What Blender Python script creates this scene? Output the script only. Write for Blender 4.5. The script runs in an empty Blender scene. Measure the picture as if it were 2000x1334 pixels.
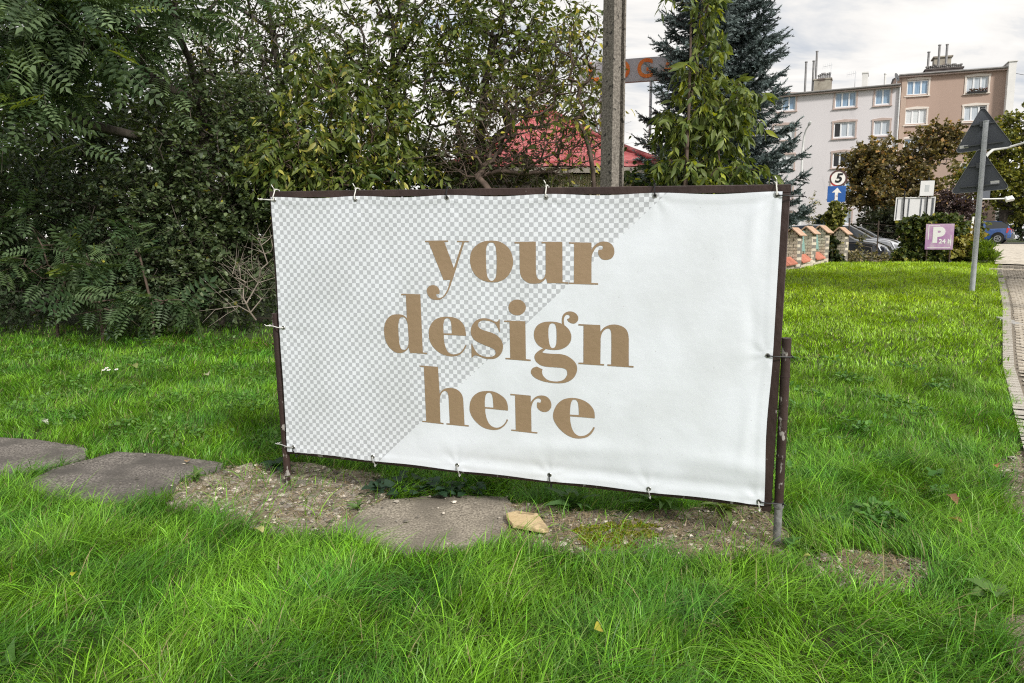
import bpy, bmesh, math, random
import numpy as np
from mathutils import Vector, Matrix
rng = np.random.default_rng(11)
random.seed(5)
sc = bpy.context.scene
COL = sc.collection
R = math.radians

# ------------------------------------------------------------------ camera
F, HOR, HC = 1444.0, 485.0, 1.56          # focal length in photo pixels, horizon row, eye height
PITCH = math.atan((667 - HOR) / F)
cd = bpy.data.cameras.new('camera')
cam = bpy.data.objects.new('camera', cd)
COL.objects.link(cam)
cam.location = (0, 0, HC)
cam.rotation_euler = (math.pi / 2 - PITCH, 0, 0)
cd.sensor_width = 36
cd.lens = 26.0
cd.clip_start = 0.05
cd.clip_end = 2000
sc.camera = cam

# ------------------------------------------------------------------ sky, sun, exposure
SUN_AZ = R(148)                            # clockwise from +Y: behind the camera, to the right
SUN_EL = R(36)
wd = bpy.data.worlds.new('World')
sc.world = wd
wd.use_nodes = True
nt = wd.node_tree
nt.nodes.clear()
N = nt.nodes.new
L = nt.links.new
out = N('ShaderNodeOutputWorld')
sky = N('ShaderNodeTexSky')
sky.sky_type = 'NISHITA'
sky.sun_disc = False
sky.sun_elevation = SUN_EL
sky.sun_rotation = SUN_AZ
bg1 = N('ShaderNodeBackground')
bg1.inputs[1].default_value = 0.11
L(sky.outputs[0], bg1.inputs[0])
tc = N('ShaderNodeTexCoord')
sep = N('ShaderNodeSeparateXYZ')
L(tc.outputs['Generated'], sep.inputs[0])
mz = N('ShaderNodeMath'); mz.operation = 'MAXIMUM'; mz.inputs[1].default_value = 0.0
L(sep.outputs[2], mz.inputs[0])
az = N('ShaderNodeMath'); az.operation = 'ADD'; az.inputs[1].default_value = 0.22
L(mz.outputs[0], az.inputs[0])
dv = N('ShaderNodeVectorMath'); dv.operation = 'DIVIDE'
cz = N('ShaderNodeCombineXYZ')
for i in range(3):
    L(az.outputs[0], cz.inputs[i])
L(tc.outputs['Generated'], dv.inputs[0])
L(cz.outputs[0], dv.inputs[1])
mp = N('ShaderNodeMapping')
mp.inputs['Scale'].default_value = (0.75, 1.5, 0.6)
mp.inputs['Location'].default_value = (3.1, 1.7, 0)
L(dv.outputs[0], mp.inputs[0])
n1 = N('ShaderNodeTexNoise'); n1.inputs['Scale'].default_value = 2.2; n1.inputs['Detail'].default_value = 8
n1.inputs['Roughness'].default_value = 0.56; n1.inputs['Distortion'].default_value = 0.35
L(mp.outputs[0], n1.inputs[0])
cr = N('ShaderNodeValToRGB')
e = cr.color_ramp.elements
e[0].position = 0.36; e[0].color = (0.50, 0.54, 0.60, 1)
e[1].position = 0.66; e[1].color = (1.0, 0.97, 0.925, 1)
m_ = cr.color_ramp.elements.new(0.48); m_.color = (0.80, 0.785, 0.765, 1)
L(n1.outputs[0], cr.inputs[0])
bg2 = N('ShaderNodeBackground'); bg2.inputs[1].default_value = 0.63
L(cr.outputs[0], bg2.inputs[0])
n2 = N('ShaderNodeTexNoise'); n2.inputs['Scale'].default_value = 1.1; n2.inputs['Detail'].default_value = 6
L(mp.outputs[0], n2.inputs[0])
cr2 = N('ShaderNodeValToRGB')
e = cr2.color_ramp.elements
e[0].position = 0.26; e[0].color = (0.25, 0.25, 0.25, 1)
e[1].position = 0.42; e[1].color = (1, 1, 1, 1)
L(n2.outputs[0], cr2.inputs[0])
mx = N('ShaderNodeMixShader')
L(cr2.outputs[0], mx.inputs[0]); L(bg1.outputs[0], mx.inputs[1]); L(bg2.outputs[0], mx.inputs[2])
L(mx.outputs[0], out.inputs[0])

sl = bpy.data.lights.new('sun', 'SUN')
sl.energy = 2.2
sl.angle = R(7)
sl.color = (1.0, 0.965, 0.91)
so = bpy.data.objects.new('sun', sl)
COL.objects.link(so)
sd = Vector((math.sin(SUN_AZ) * math.cos(SUN_EL), math.cos(SUN_AZ) * math.cos(SUN_EL), math.sin(SUN_EL)))
so.rotation_euler = sd.to_track_quat('Z', 'Y').to_euler()
so.location = sd * 60
vs = sc.view_settings
vs.view_transform = 'Standard'; vs.look = 'None'; vs.gamma = 1; vs.use_curve_mapping = False
vs.exposure = 0.92
sc.cycles.pixel_filter_type = 'BLACKMAN_HARRIS'
sc.cycles.filter_width = 1.15
sc.cycles.use_denoising = False
sc.cycles.sample_clamp_indirect = 3.0

# ------------------------------------------------------------------ helpers
def ray(px, py):
    a = (px - 1000) / F
    b = -(py - 667) / F
    c, s = math.cos(PITCH), math.sin(PITCH)
    return Vector((a, c + b * s, -s + b * c))

def at(px, py, Y):
    r = ray(px, py)
    return Vector((0, 0, HC)) + r * (Y / r.y)

_KY = np.array([-60, 3.0, 4.6, 6, 8, 10, 12, 14, 16.5, 19, 22, 28, 40, 60, 70, 110, 500.0])
_KZ = np.array([0, 0, 0.0, .05, .19, .36, .55, .74, .94, 1.10, 1.24, 1.44, 1.66, 2.04, 2.35, 3.0, 5.0])
def gh0(y):
    y = np.asarray(y, float)
    return (np.interp(y - 0.6, _KY, _KZ) + np.interp(y, _KY, _KZ) + np.interp(y + 0.6, _KY, _KZ)) / 3

def snoise(x, y, sc_, seed, k=6):
    g = np.random.default_rng(seed)
    o = 0
    for _ in range(k):
        a = g.uniform(0, 6.283); f = g.uniform(.5, 1.6) / sc_; ph = g.uniform(0, 6.283)
        o = o + np.sin((x * math.cos(a) + y * math.sin(a)) * f * 6.283 + ph)
    return o / k

def gh(x, y):
    x = np.asarray(x, float); y = np.asarray(y, float)
    st = lambda t: np.clip(t, 0, 1) ** 2 * (3 - 2 * np.clip(t, 0, 1))
    ex = np.interp(y, [5.45, 8.3, 12.3, 17.5, 19.3, 28.2, 37, 46], [3.85, 5.55, 8.15, 11.4, 12.6, 18.2, 24, 30])
    dip = .50 * st((y - 20.9) / 1.5) * (1 - st((y - 36) / 8)) * st((x - 3.5) / 3) * (1 - st((x - ex + 3.2) / 2))   # the car park lies lower than the lawn
    return gh0(y) + .035 * snoise(x, y, 2.6, 3) * np.clip((y - 5.2) / 3, 0, 1) * st((ex - .3 - x) / 1.2) - dip

def G(x, y):
    return float(gh(x, y))

def gp(px, py):
    r = ray(px, py)
    t0, t = 0.5, 0.5
    while t < 90:
        p = Vector((0, 0, HC)) + r * t
        if p.z < G(p.x, p.y):
            break
        t0 = t
        t += max(.02, t * .01)
    for _ in range(20):
        m = (t0 + t) / 2
        p = Vector((0, 0, HC)) + r * m
        if p.z < G(p.x, p.y): t = m
        else: t0 = m
    return p

ORG = {}
def thing(name, label, cat, loc=(0, 0, 0), group=None, rz=0.0):
    o = bpy.data.objects.new(name, None)
    COL.objects.link(o)
    o.empty_display_size = .2
    o.location = loc
    o.rotation_euler = (0, 0, rz)
    o['label'] = label; o['category'] = cat
    if group: o['group'] = group
    ORG[o.name] = Vector(loc)
    return o

def tag(o, label=None, cat=None, group=None, kind=None):
    if label: o['label'] = label
    if cat: o['category'] = cat
    if group: o['group'] = group
    if kind: o['kind'] = kind
    return o

def link(name, me, parent=None, loc=None):
    o = bpy.data.objects.new(name, me)
    COL.objects.link(o)
    if parent is not None:
        o.parent = parent
        ORG[o.name] = ORG[parent.name]
    else:
        ORG[o.name] = Vector(loc) if loc is not None else Vector((0, 0, 0))
    if loc is not None:
        o.location = loc
    return o

def npmesh(name, V, lt, li, mats, cols=None, smooth=False, mi=None):
    """V (n,3), lt loop totals per face, li flat loop vertex indices"""
    me = bpy.data.meshes.new(name)
    V = np.ascontiguousarray(V, np.float32)
    lt = np.asarray(lt, np.int32); li = np.asarray(li, np.int32)
    me.vertices.add(len(V)); me.vertices.foreach_set('co', V.ravel())
    me.loops.add(len(li)); me.loops.foreach_set('vertex_index', li)
    me.polygons.add(len(lt))
    st = np.zeros(len(lt), np.int32); st[1:] = np.cumsum(lt)[:-1]
    me.polygons.foreach_set('loop_start', st)
    if mi is not None: me.polygons.foreach_set('material_index', np.asarray(mi, np.int32))
    me.polygons.foreach_set('use_smooth', np.full(len(lt), bool(smooth)))
    me.update(calc_edges=True)
    if cols is not None:
        ca = me.color_attributes.new('Col', 'FLOAT_COLOR', 'POINT')
        c4 = np.ones((len(V), 4), np.float32); c4[:, :3] = cols
        ca.data.foreach_set('color', c4.ravel())
    for m in (mats if isinstance(mats, (list, tuple)) else [mats]):
        me.materials.append(m)
    return me

class MB:
    def __init__(s):
        s.v = []; s.f = []; s.m = []
    def face(s, pts, m=0):
        i = len(s.v); s.v += [Vector(p) for p in pts]; s.f.append(list(range(i, i + len(pts)))); s.m.append(m)
    def hexa(s, p, m=0):
        i = len(s.v); s.v += [Vector(q) for q in p]
        for f in ((0, 3, 2, 1), (4, 5, 6, 7), (0, 1, 5, 4), (1, 2, 6, 5), (2, 3, 7, 6), (3, 0, 4, 7)):
            s.f.append([i + k for k in f]); s.m.append(m)
    def box(s, c, d, m=0, ax=None):
        """centre c, full size d, optional axes (3 vectors)"""
        c = Vector(c)
        X, Y, Z = ax if ax else (Vector((1, 0, 0)), Vector((0, 1, 0)), Vector((0, 0, 1)))
        X, Y, Z = Vector(X) * d[0] / 2, Vector(Y) * d[1] / 2, Vector(Z) * d[2] / 2
        s.hexa([c - X - Y - Z, c + X - Y - Z, c + X + Y - Z, c - X + Y - Z, c - X - Y + Z, c + X - Y + Z, c + X + Y + Z, c - X + Y + Z], m)
    def tube(s, pts, r, n=8, m=0, cap=True, up=None):
        pts = [Vector(p) for p in pts]
        if not isinstance(r, (list, tuple)): r = [r] * len(pts)
        base = len(s.v); a = None
        for k, p in enumerate(pts):
            d = (pts[min(k + 1, len(pts) - 1)] - pts[max(k - 1, 0)]).normalized()
            if a is None:
                a = d.cross(Vector((0, 0, 1)) if abs(d.z) < .9 else Vector((1, 0, 0)))
            a = (a - d * a.dot(d)).normalized(); b = d.cross(a)
            for j in range(n):
                t = 6.28318 * j / n
                s.v.append(p + (a * math.cos(t) + b * math.sin(t)) * r[k])
        for k in range(len(pts) - 1):
            for j in range(n):
                s.f.append([base + k * n + j, base + k * n + (j + 1) % n, base + (k + 1) * n + (j + 1) % n, base + (k + 1) * n + j]); s.m.append(m)
        if cap:
            s.f.append([base + j for j in range(n)][::-1]); s.m.append(m)
            s.f.append([base + (len(pts) - 1) * n + j for j in range(n)]); s.m.append(m)
    def prism(s, poly, dvec, m=0):
        """closed polygon (3d points) swept along dvec"""
        n = len(poly); b = len(s.v); dvec = Vector(dvec)
        s.v += [Vector(p) for p in poly] + [Vector(p) + dvec for p in poly]
        s.f.append(list(range(b, b + n))[::-1]); s.m.append(m)
        s.f.append(list(range(b + n, b + 2 * n))); s.m.append(m)
        for j in range(n):
            k = (j + 1) % n
            s.f.append([b + j, b + k, b + n + k, b + n + j]); s.m.append(m)
    def disc(s, c, nrm, r, n=20, m=0, r2=None):
        nrm = Vector(nrm).normalized()
        a = nrm.cross(Vector((0, 0, 1)) if abs(nrm.z) < .9 else Vector((1, 0, 0))).normalized(); b = nrm.cross(a)
        c = Vector(c); i = len(s.v)
        P = [(math.cos(6.28318 * k / n), math.sin(6.28318 * k / n)) for k in range(n)]
        s.v += [c + (a * x + b * y) * r for x, y in P]
        if r2 is None:
            s.f.append(list(range(i, i + n))); s.m.append(m)
        else:
            s.v += [c + (a * x + b * y) * r2 for x, y in P]
            for k in range(n):
                s.f.append([i + k, i + (k + 1) % n, i + n + (k + 1) % n, i + n + k]); s.m.append(m)
    def mesh(s, name, mats, org=(0, 0, 0), smooth=False):
        V = np.array([tuple(p) for p in s.v]) - np.array(tuple(org))
        lt = [len(f) for f in s.f]; li = [i for f in s.f for i in f]
        return npmesh(name, V, lt, li, mats, smooth=smooth, mi=s.m)
    def build(s, name, mats, parent=None, smooth=False, bevel=0, loc=None):
        org = ORG[parent.name] if parent is not None else (Vector(loc) if loc is not None else Vector((0, 0, 0)))
        me = s.mesh(name, mats, org, smooth)
        bm = bmesh.new(); bm.from_mesh(me)
        bmesh.ops.recalc_face_normals(bm, faces=bm.faces)
        if smooth is not None:                       # soft shading across gentle angles, crisp corners elsewhere
            for f in bm.faces: f.smooth = True
            for e_ in bm.edges: e_.smooth = e_.is_manifold and e_.calc_face_angle(0) < .83
        if bevel:
            bmesh.ops.bevel(bm, geom=[x for x in bm.edges if x.is_manifold and x.calc_face_angle(0) > .5], offset=bevel, segments=1, affect='EDGES')
        bm.to_mesh(me); bm.free()
        return link(name, me, parent, loc if parent is None else None)

# ------------------------------------------------------------------ materials
def mat(name, c1, c2=None, scale=5.0, rough=.7, bump=0.0, bscale=40.0, metal=0.0, spec=.4, lo=.35, hi=.65, stretch=None, c3=None, s3=1.0, lo3=.55, hi3=.62, detail=6, coat=0, trans=0):
    m = bpy.data.materials.new(name); m.use_nodes = True
    t = m.node_tree; b = t.nodes['Principled BSDF']
    b.inputs['Roughness'].default_value = rough; b.inputs['Metallic'].default_value = metal
    b.inputs['Specular IOR Level'].default_value = spec
    if coat: b.inputs['Coat Weight'].default_value = coat
    c1 = tuple(c1) + (1,)
    b.inputs['Base Color'].default_value = c1
    tcn = t.nodes.new('ShaderNodeTexCoord'); mpn = t.nodes.new('ShaderNodeMapping')
    t.links.new(tcn.outputs['Object'], mpn.inputs[0])
    if stretch: mpn.inputs['Scale'].default_value = stretch
    last = None
    if c2 is not None:
        n = t.nodes.new('ShaderNodeTexNoise'); n.inputs['Scale'].default_value = scale; n.inputs['Detail'].default_value = detail
        t.links.new(mpn.outputs[0], n.inputs[0])
        r = t.nodes.new('ShaderNodeValToRGB'); r.color_ramp.elements[0].position = lo; r.color_ramp.elements[1].position = hi
        r.color_ramp.elements[0].color = c1; r.color_ramp.elements[1].color = tuple(c2) + (1,)
        t.links.new(n.outputs[0], r.inputs[0]); last = r.outputs[0]
    if c3 is not None:
        n = t.nodes.new('ShaderNodeTexNoise'); n.inputs['Scale'].default_value = s3; n.inputs['Detail'].default_value = 8
        t.links.new(mpn.outputs[0], n.inputs[0])
        r = t.nodes.new('ShaderNodeValToRGB'); r.color_ramp.elements[0].position = lo3; r.color_ramp.elements[1].position = hi3
        t.links.new(n.outputs[0], r.inputs[0])
        mxn = t.nodes.new('ShaderNodeMix'); mxn.data_type = 'RGBA'
        t.links.new(r.outputs[0], mxn.inputs[0])
        if last: t.links.new(last, mxn.inputs[6])
        else: mxn.inputs[6].default_value = c1
        mxn.inputs[7].default_value = tuple(c3) + (1,); last = mxn.outputs[2]
    if last: t.links.new(last, b.inputs['Base Color'])
    if bump:
        n = t.nodes.new('ShaderNodeTexNoise'); n.inputs['Scale'].default_value = bscale; n.inputs['Detail'].default_value = 8
        t.links.new(mpn.outputs[0], n.inputs[0])
        bn = t.nodes.new('ShaderNodeBump'); bn.inputs['Strength'].default_value = bump; bn.inputs['Distance'].default_value = .02
        t.links.new(n.outputs[0], bn.inputs['Height']); t.links.new(bn.outputs[0], b.inputs['Normal'])
    return m

def leafmat(name, trans=.30, rough=.42, spec=.5, tint=(1.25, 1.2, .5)):
    m = bpy.data.materials.new(name); m.use_nodes = True
    t = m.node_tree; b = t.nodes['Principled BSDF']; o = t.nodes['Material Output']
    a = t.nodes.new('ShaderNodeAttribute'); a.attribute_name = 'Col'
    t.links.new(a.outputs[0], b.inputs['Base Color'])
    b.inputs['Roughness'].default_value = rough; b.inputs['Specular IOR Level'].default_value = spec
    tr = t.nodes.new('ShaderNodeBsdfTranslucent')
    vm = t.nodes.new('ShaderNodeVectorMath'); vm.operation = 'MULTIPLY'; vm.inputs[1].default_value = tint
    t.links.new(a.outputs[0], vm.inputs[0]); t.links.new(vm.outputs[0], tr.inputs[0])
    ms = t.nodes.new('ShaderNodeMixShader'); ms.inputs[0].default_value = trans
    t.links.new(b.outputs[0], ms.inputs[1]); t.links.new(tr.outputs[0], ms.inputs[2]); t.links.new(ms.outputs[0], o.inputs[0])
    return m

LEAF = leafmat('leaf', .36, .46, .4)
BLADE = leafmat('grass_blade', .30, .42, .34, (1.2, 1.15, .4))
M_BARK = mat('bark', (.045, .036, .028), (.10, .085, .07), 14, .9, .6, 40, stretch=(1, 1, .25))
M_TWIG = mat('twig', (.06, .042, .032), (.12, .085, .065), 9, .85)
M_DEADTWIG = mat('dead_twig', (.17, .14, .11), (.28, .24, .2), 9, .9)
M_GALV = mat('galvanised_steel', (.44, .46, .49), (.55, .57, .60), 9, .42, .1, 60, metal=.15)
M_BLACK = mat('black_plastic', (.012, .012, .013), rough=.45)
M_WHITEP = mat('white_plastic', (.62, .61, .57), (.74, .73, .69), 30, .5)

# ------------------------------------------------------------------ leaf templates: verts (across, along, normal), faces
T_OVAL = (np.array([(0, 0, 0), (-.26, .3, .05), (-.2, .72, .03), (0, 1, -.06), (.2, .72, .03), (.26, .3, .05), (0, .5, -.03)]),
          [(0, 6, 1), (1, 6, 2), (2, 6, 3), (3, 6, 4), (4, 6, 5), (5, 6, 0)])
T_ROUND = (np.array([(0, 0, 0), (-.36, .42, .04), (0, 1, -.04), (.36, .42, .04)]), [(0, 3, 2), (0, 2, 1)])
T_LONG = (np.array([(0, 0, 0), (-.11, .22, .035), (0, .25, 0), (.11, .22, .035), (-.145, .5, .02), (0, .54, -.03), (.145, .5, .02), (-.075, .8, -.07), (.075, .8, -.07), (0, 1.05, -.2)]),
          [(0, 2, 1), (0, 3, 2), (1, 2, 5, 4), (2, 3, 6, 5), (4, 5, 7), (5, 6, 8), (5, 8, 9), (5, 9, 7)])
def pinnate(n=6, w=.115, ll=.36):
    V = []; Fc = []
    for k in range(n):
        y = .18 + .78 * k / (n - 1)
        s_ = ll * (1 - .35 * abs(k / (n - 1) - .35))
        for sgn in (-1, 1):
            i = len(V); dr = -.10 * y * y
            V += [(0, y, dr), (sgn * s_ * .45, y + .10 * s_ + w * .55, dr + .02), (sgn * s_, y + .28 * s_, dr - .10 * s_), (sgn * s_ * .5, y + .22 * s_ - w * .75, dr + .02)]
            Fc += [(i, i + 1, i + 2), (i, i + 2, i + 3)]
    i = len(V); V += [(0, .97, -.1), (-w * .6, 1.1, -.1), (0, 1.27, -.17), (w * .6, 1.1, -.1)]; Fc += [(i, i + 1, i + 2), (i, i + 2, i + 3)]
    i = len(V); V += [(-.008, 0, 0), (.008, 0, 0), (0, 1, -.1)]; Fc += [(i, i + 1, i + 2)]
    return np.array(V), Fc
T_PIN = pinnate()
def brush(n=19, seed=2):
    g = np.random.default_rng(seed); V = []; Fc = []
    for k in range(n):
        y = k / n; a = g.uniform(0, 6.283); ln = .22 * (1 - .3 * y)
        dx, dz = math.cos(a), math.sin(a); i = len(V); wd_ = .058
        V += [(-dz * wd_, y, dx * wd_), (dz * wd_, y, -dx * wd_), (dx * ln, y + .17, dz * ln)]; Fc += [(i, i + 1, i + 2)]
    i = len(V); V += [(-.03, 0, 0), (.03, 0, 0), (0, 1.05, 0), (0, 0, -.03), (0, 0, .03)]; Fc += [(i, i + 1, i + 2), (i + 3, i + 4, i + 2)]
    return np.array(V), Fc
T_BRUSH = brush()

def nrm(a):
    return a / np.maximum(np.linalg.norm(a, axis=-1, keepdims=True), 1e-9)

def leaf_arrays(P, D, S, tmpl, upbias=.8, wide=1.0, nb=None):
    P = np.asarray(P, float); n = len(P)
    D = nrm(np.asarray(D, float))
    r = rng.normal(size=(n, 3)); r[:, 2] += upbias * 1.6
    if nb is not None: r += np.asarray(nb) * upbias
    x = nrm(np.cross(D, r)); z = np.cross(x, D)
    tv, tf = tmpl; k = len(tv)
    S = np.broadcast_to(np.asarray(S, float), (n,))
    V = P[:, None, :] + S[:, None, None] * (tv[None, :, 0, None] * wide * x[:, None, :] + tv[None, :, 1, None] * D[:, None, :] + tv[None, :, 2, None] * z[:, None, :])
    lt1 = [len(f) for f in tf]; li1 = np.array([i for f in tf for i in f])
    li = (li1[None, :] + (np.arange(n) * k)[:, None]).ravel()
    return V.reshape(-1, 3), np.tile(lt1, n), li, k

def leaf_cols(n, k, c1, c2, odd=None, podd=0.0, jit=.18):
    t = rng.random((n, 1)) ** 1.3
    c = np.array(c1) * (1 - t) + np.array(c2) * t
    c = c * (1 + jit * rng.normal(size=(n, 1))).clip(.45, 1.7)
    if odd is not None:
        q = rng.random(n) < podd
        c[q] = np.array(odd) * (1 + .2 * rng.normal(size=(q.sum(), 1)))
    return np.repeat(c.clip(.002, .9), k, 0)

def leaves(name, P, D, S, tmpl, c1, c2, parent, mat_=None, odd=None, podd=0.0, upbias=.8, wide=1.0, jit=.18, nb=None, loc=None):
    V, lt, li, k = leaf_arrays(P, D, S, tmpl, upbias, wide, nb)
    C = leaf_cols(len(P), k, c1, c2, odd, podd, jit)
    org = np.array(tuple(ORG[parent.name])) if parent is not None else (np.array(tuple(loc)) if loc is not None else 0)
    return link(name, npmesh(name, V - org, lt, li, mat_ or LEAF, C, smooth=True), parent, loc if parent is None else None)

def segs_mesh(name, segs, n, mat_, parent, loc=None):
    A = np.array([s[:3] for s in segs]); B = np.array([s[3:6] for s in segs]); ra = np.array([s[6] for s in segs]); rb = np.array([s[7] for s in segs])
    d = nrm(B - A); h = np.where(np.abs(d[:, 2:3]) < .9, np.array([[0, 0, 1.0]]), np.array([[1.0, 0, 0]]))
    a = nrm(np.cross(d, h)); b = np.cross(d, a)
    th = np.arange(n) * 6.28318 / n
    ring = a[:, None] * np.cos(th)[None, :, None] + b[:, None] * np.sin(th)[None, :, None]
    V = np.concatenate([A[:, None] + ring * ra[:, None, None], (B + d * rb[:, None] * .5)[:, None] + ring * rb[:, None, None]], 1).reshape(-1, 3)
    f1 = np.array([[j, (j + 1) % n, n + (j + 1) % n, n + j] for j in range(n)]).ravel()
    li = (f1[None] + (np.arange(len(A)) * 2 * n)[:, None]).ravel()
    org = np.array(tuple(ORG[parent.name])) if parent is not None else (np.array(tuple(loc)) if loc is not None else 0)
    return link(name, npmesh(name, V - org, np.full(len(A) * n, 4), li, mat_, smooth=True), parent, loc if parent is None else None)

def skeleton(trunk_pts, targets, rtip, pw=.42, jitter=.12, step=.5, rbase=None):
    """grow branches from the trunk polyline to each target; returns segments with pipe-model radii and the local direction at each target"""
    nodes = [np.array(p, float) for p in trunk_pts]; par = [-1] + list(range(len(nodes) - 1)); cost = [0.0]
    for i in range(1, len(nodes)): cost.append(cost[-1] + np.linalg.norm(nodes[i] - nodes[i - 1]))
    root = nodes[0]
    order = np.argsort([np.linalg.norm(t - root) for t in targets])
    tip = [0] * len(targets)
    arr = np.zeros((len(nodes) + len(targets) * 12 + 10, 3)); cst = np.zeros(len(arr))
    cnt = len(nodes); arr[:cnt] = nodes; cst[:cnt] = cost
    for ti in order:
        t = targets[ti]
        d = np.linalg.norm(arr[:cnt] - t, axis=1)
        low = (arr[:cnt, 2] > t[2] + .15 * d) * d * .8
        i = int(np.argmin(d + .22 * cst[:cnt] + low))
        k = max(1, min(10, int(d[i] / step)))
        p0 = arr[i].copy(); prev = i; off = rng.normal(size=3) * jitter * d[i]
        off[2] += .10 * d[i]
        for s_ in range(1, k + 1):
            u = s_ / k
            q = p0 * (1 - u) + t * u + off * 4 * u * (1 - u) * .6 + (rng.normal(size=3) * jitter * .25 * step if s_ < k else 0)
            arr[cnt] = q; par.append(prev); cst[cnt] = cst[prev] + np.linalg.norm(q - arr[prev]); prev = cnt; cnt += 1
        tip[ti] = prev
    num = np.zeros(cnt)
    for t_ in tip: num[t_] += 1
    for i in range(cnt - 1, 0, -1): num[par[i]] += num[i]
    rad = rtip * np.maximum(num, 1) ** pw
    if rbase: rad = np.minimum(rad * rbase / rad[0], rad * 4) if rad[0] < rbase else rad * (rbase / rad[0]) ** np.clip(np.log(np.maximum(num, 1)) / np.log(max(num[0], 2)), 0, 1)
    segs = []
    for i in range(1, cnt):
        a, b = arr[par[i]], arr[i]
        segs.append((*a, *b, min(rad[par[i]], rad[i] * 1.35), rad[i]))
    dirs = [arr[t_] - arr[par[t_]] for t_ in tip]
    return segs, np.array(dirs)

def blob_points(blobs):
    P = []; O = []
    for (c, r, n) in blobs:
        u = nrm(rng.normal(size=(n, 3))); rr = rng.random((n, 1)) ** .42
        p = u * rr * np.array(r) + np.array(tuple(c)); P.append(p); O.append(u * np.array([1, 1, .8]))
    return np.concatenate(P), np.concatenate(O)

def sprays(P, O, D, per, slen, tmpl, size, droop=.3, wob=.5, sizej=.25):
    """leaves set along short twigs; returns leaf positions, axes, sizes and the twig segments"""
    n = len(P)
    d = nrm(nrm(D) * .7 + O * .9 + rng.normal(size=(n, 3)) * wob + np.array([0, 0, -droop * .6]))
    Lh = slen * (.6 + .8 * rng.random((n, 1)))
    t = (np.arange(per)[None, :] + rng.random((n, per))) / per
    side = nrm(np.cross(d, rng.normal(size=(n, 3)) * .5 + np.array([0, 0, 1.0])))
    sg = np.where(np.arange(per) % 2 == 0, 1.0, -1.0)[None, :, None]
    pos = P[:, None] + d[:, None] * (Lh[:, None] * t[..., None]); pos[..., 2] -= droop * .5 * (Lh * t ** 2)
    pos += rng.normal(size=pos.shape) * slen * .05
    ax = d[:, None] * .55 + side[:, None] * sg * .9 + rng.normal(size=pos.shape) * .45; ax[..., 2] -= droop
    S = size * (1 + sizej * rng.normal(size=(n, per))).clip(.45, 1.6)
    tips = P + d * Lh; tips[:, 2] -= droop * .5 * Lh[:, 0]
    return pos.reshape(-1, 3), ax.reshape(-1, 3), S.ravel(), np.concatenate([P, tips], 1)

def plant(name, label, cat, base, blobs, leaf, trunk_top=None, rtip=.006, rbase=None, bark=None, group=None, bare=None, crown='crown', wood='trunk', n_side=5, extra_trunk=None, stems=1):
    """tree or shrub: wood grown towards the sprays, leaves on the sprays"""
    base = Vector(base)
    root = thing(name, label, cat, base, group)
    P, O = blob_points(blobs)
    if trunk_top is None: trunk_top = base + Vector((0, 0, .4))
    b = np.array(tuple(base)) - np.array([0, 0, .08]); tt = np.array(tuple(trunk_top))
    nseg = max(3, int(np.linalg.norm(tt - b) / .6))
    bend = rng.normal(size=3) * .05 * np.linalg.norm(tt - b)
    pts = [b * (1 - u) + tt * u + bend * 4 * u * (1 - u) for u in np.linspace(0, 1, nseg + 1)]
    segs, dirs = skeleton(pts, P, rtip, rbase=rbase, step=leaf.get('step', .5), jitter=leaf.get('jit', .12))
    pos, ax, S, tw = sprays(P, O, dirs, leaf['per'], leaf['slen'], leaf['t'], leaf['size'], leaf.get('droop', .3), leaf.get('wob', .5))
    if bare is not None:
        kz = rng.random(len(pos)) < bare(pos); pos, ax, S = pos[kz], ax[kz], S[kz]
    leaves(crown, pos, ax, S, leaf['t'], leaf['c1'], leaf['c2'], root, odd=leaf.get('odd'), podd=leaf.get('podd', 0), upbias=leaf.get('up', .8), wide=leaf.get('wide', 1))
    segs_mesh(wood, segs + [(*q, rtip * .8, rtip * .35) for q in tw], n_side, bark or M_BARK, root)
    return root

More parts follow.
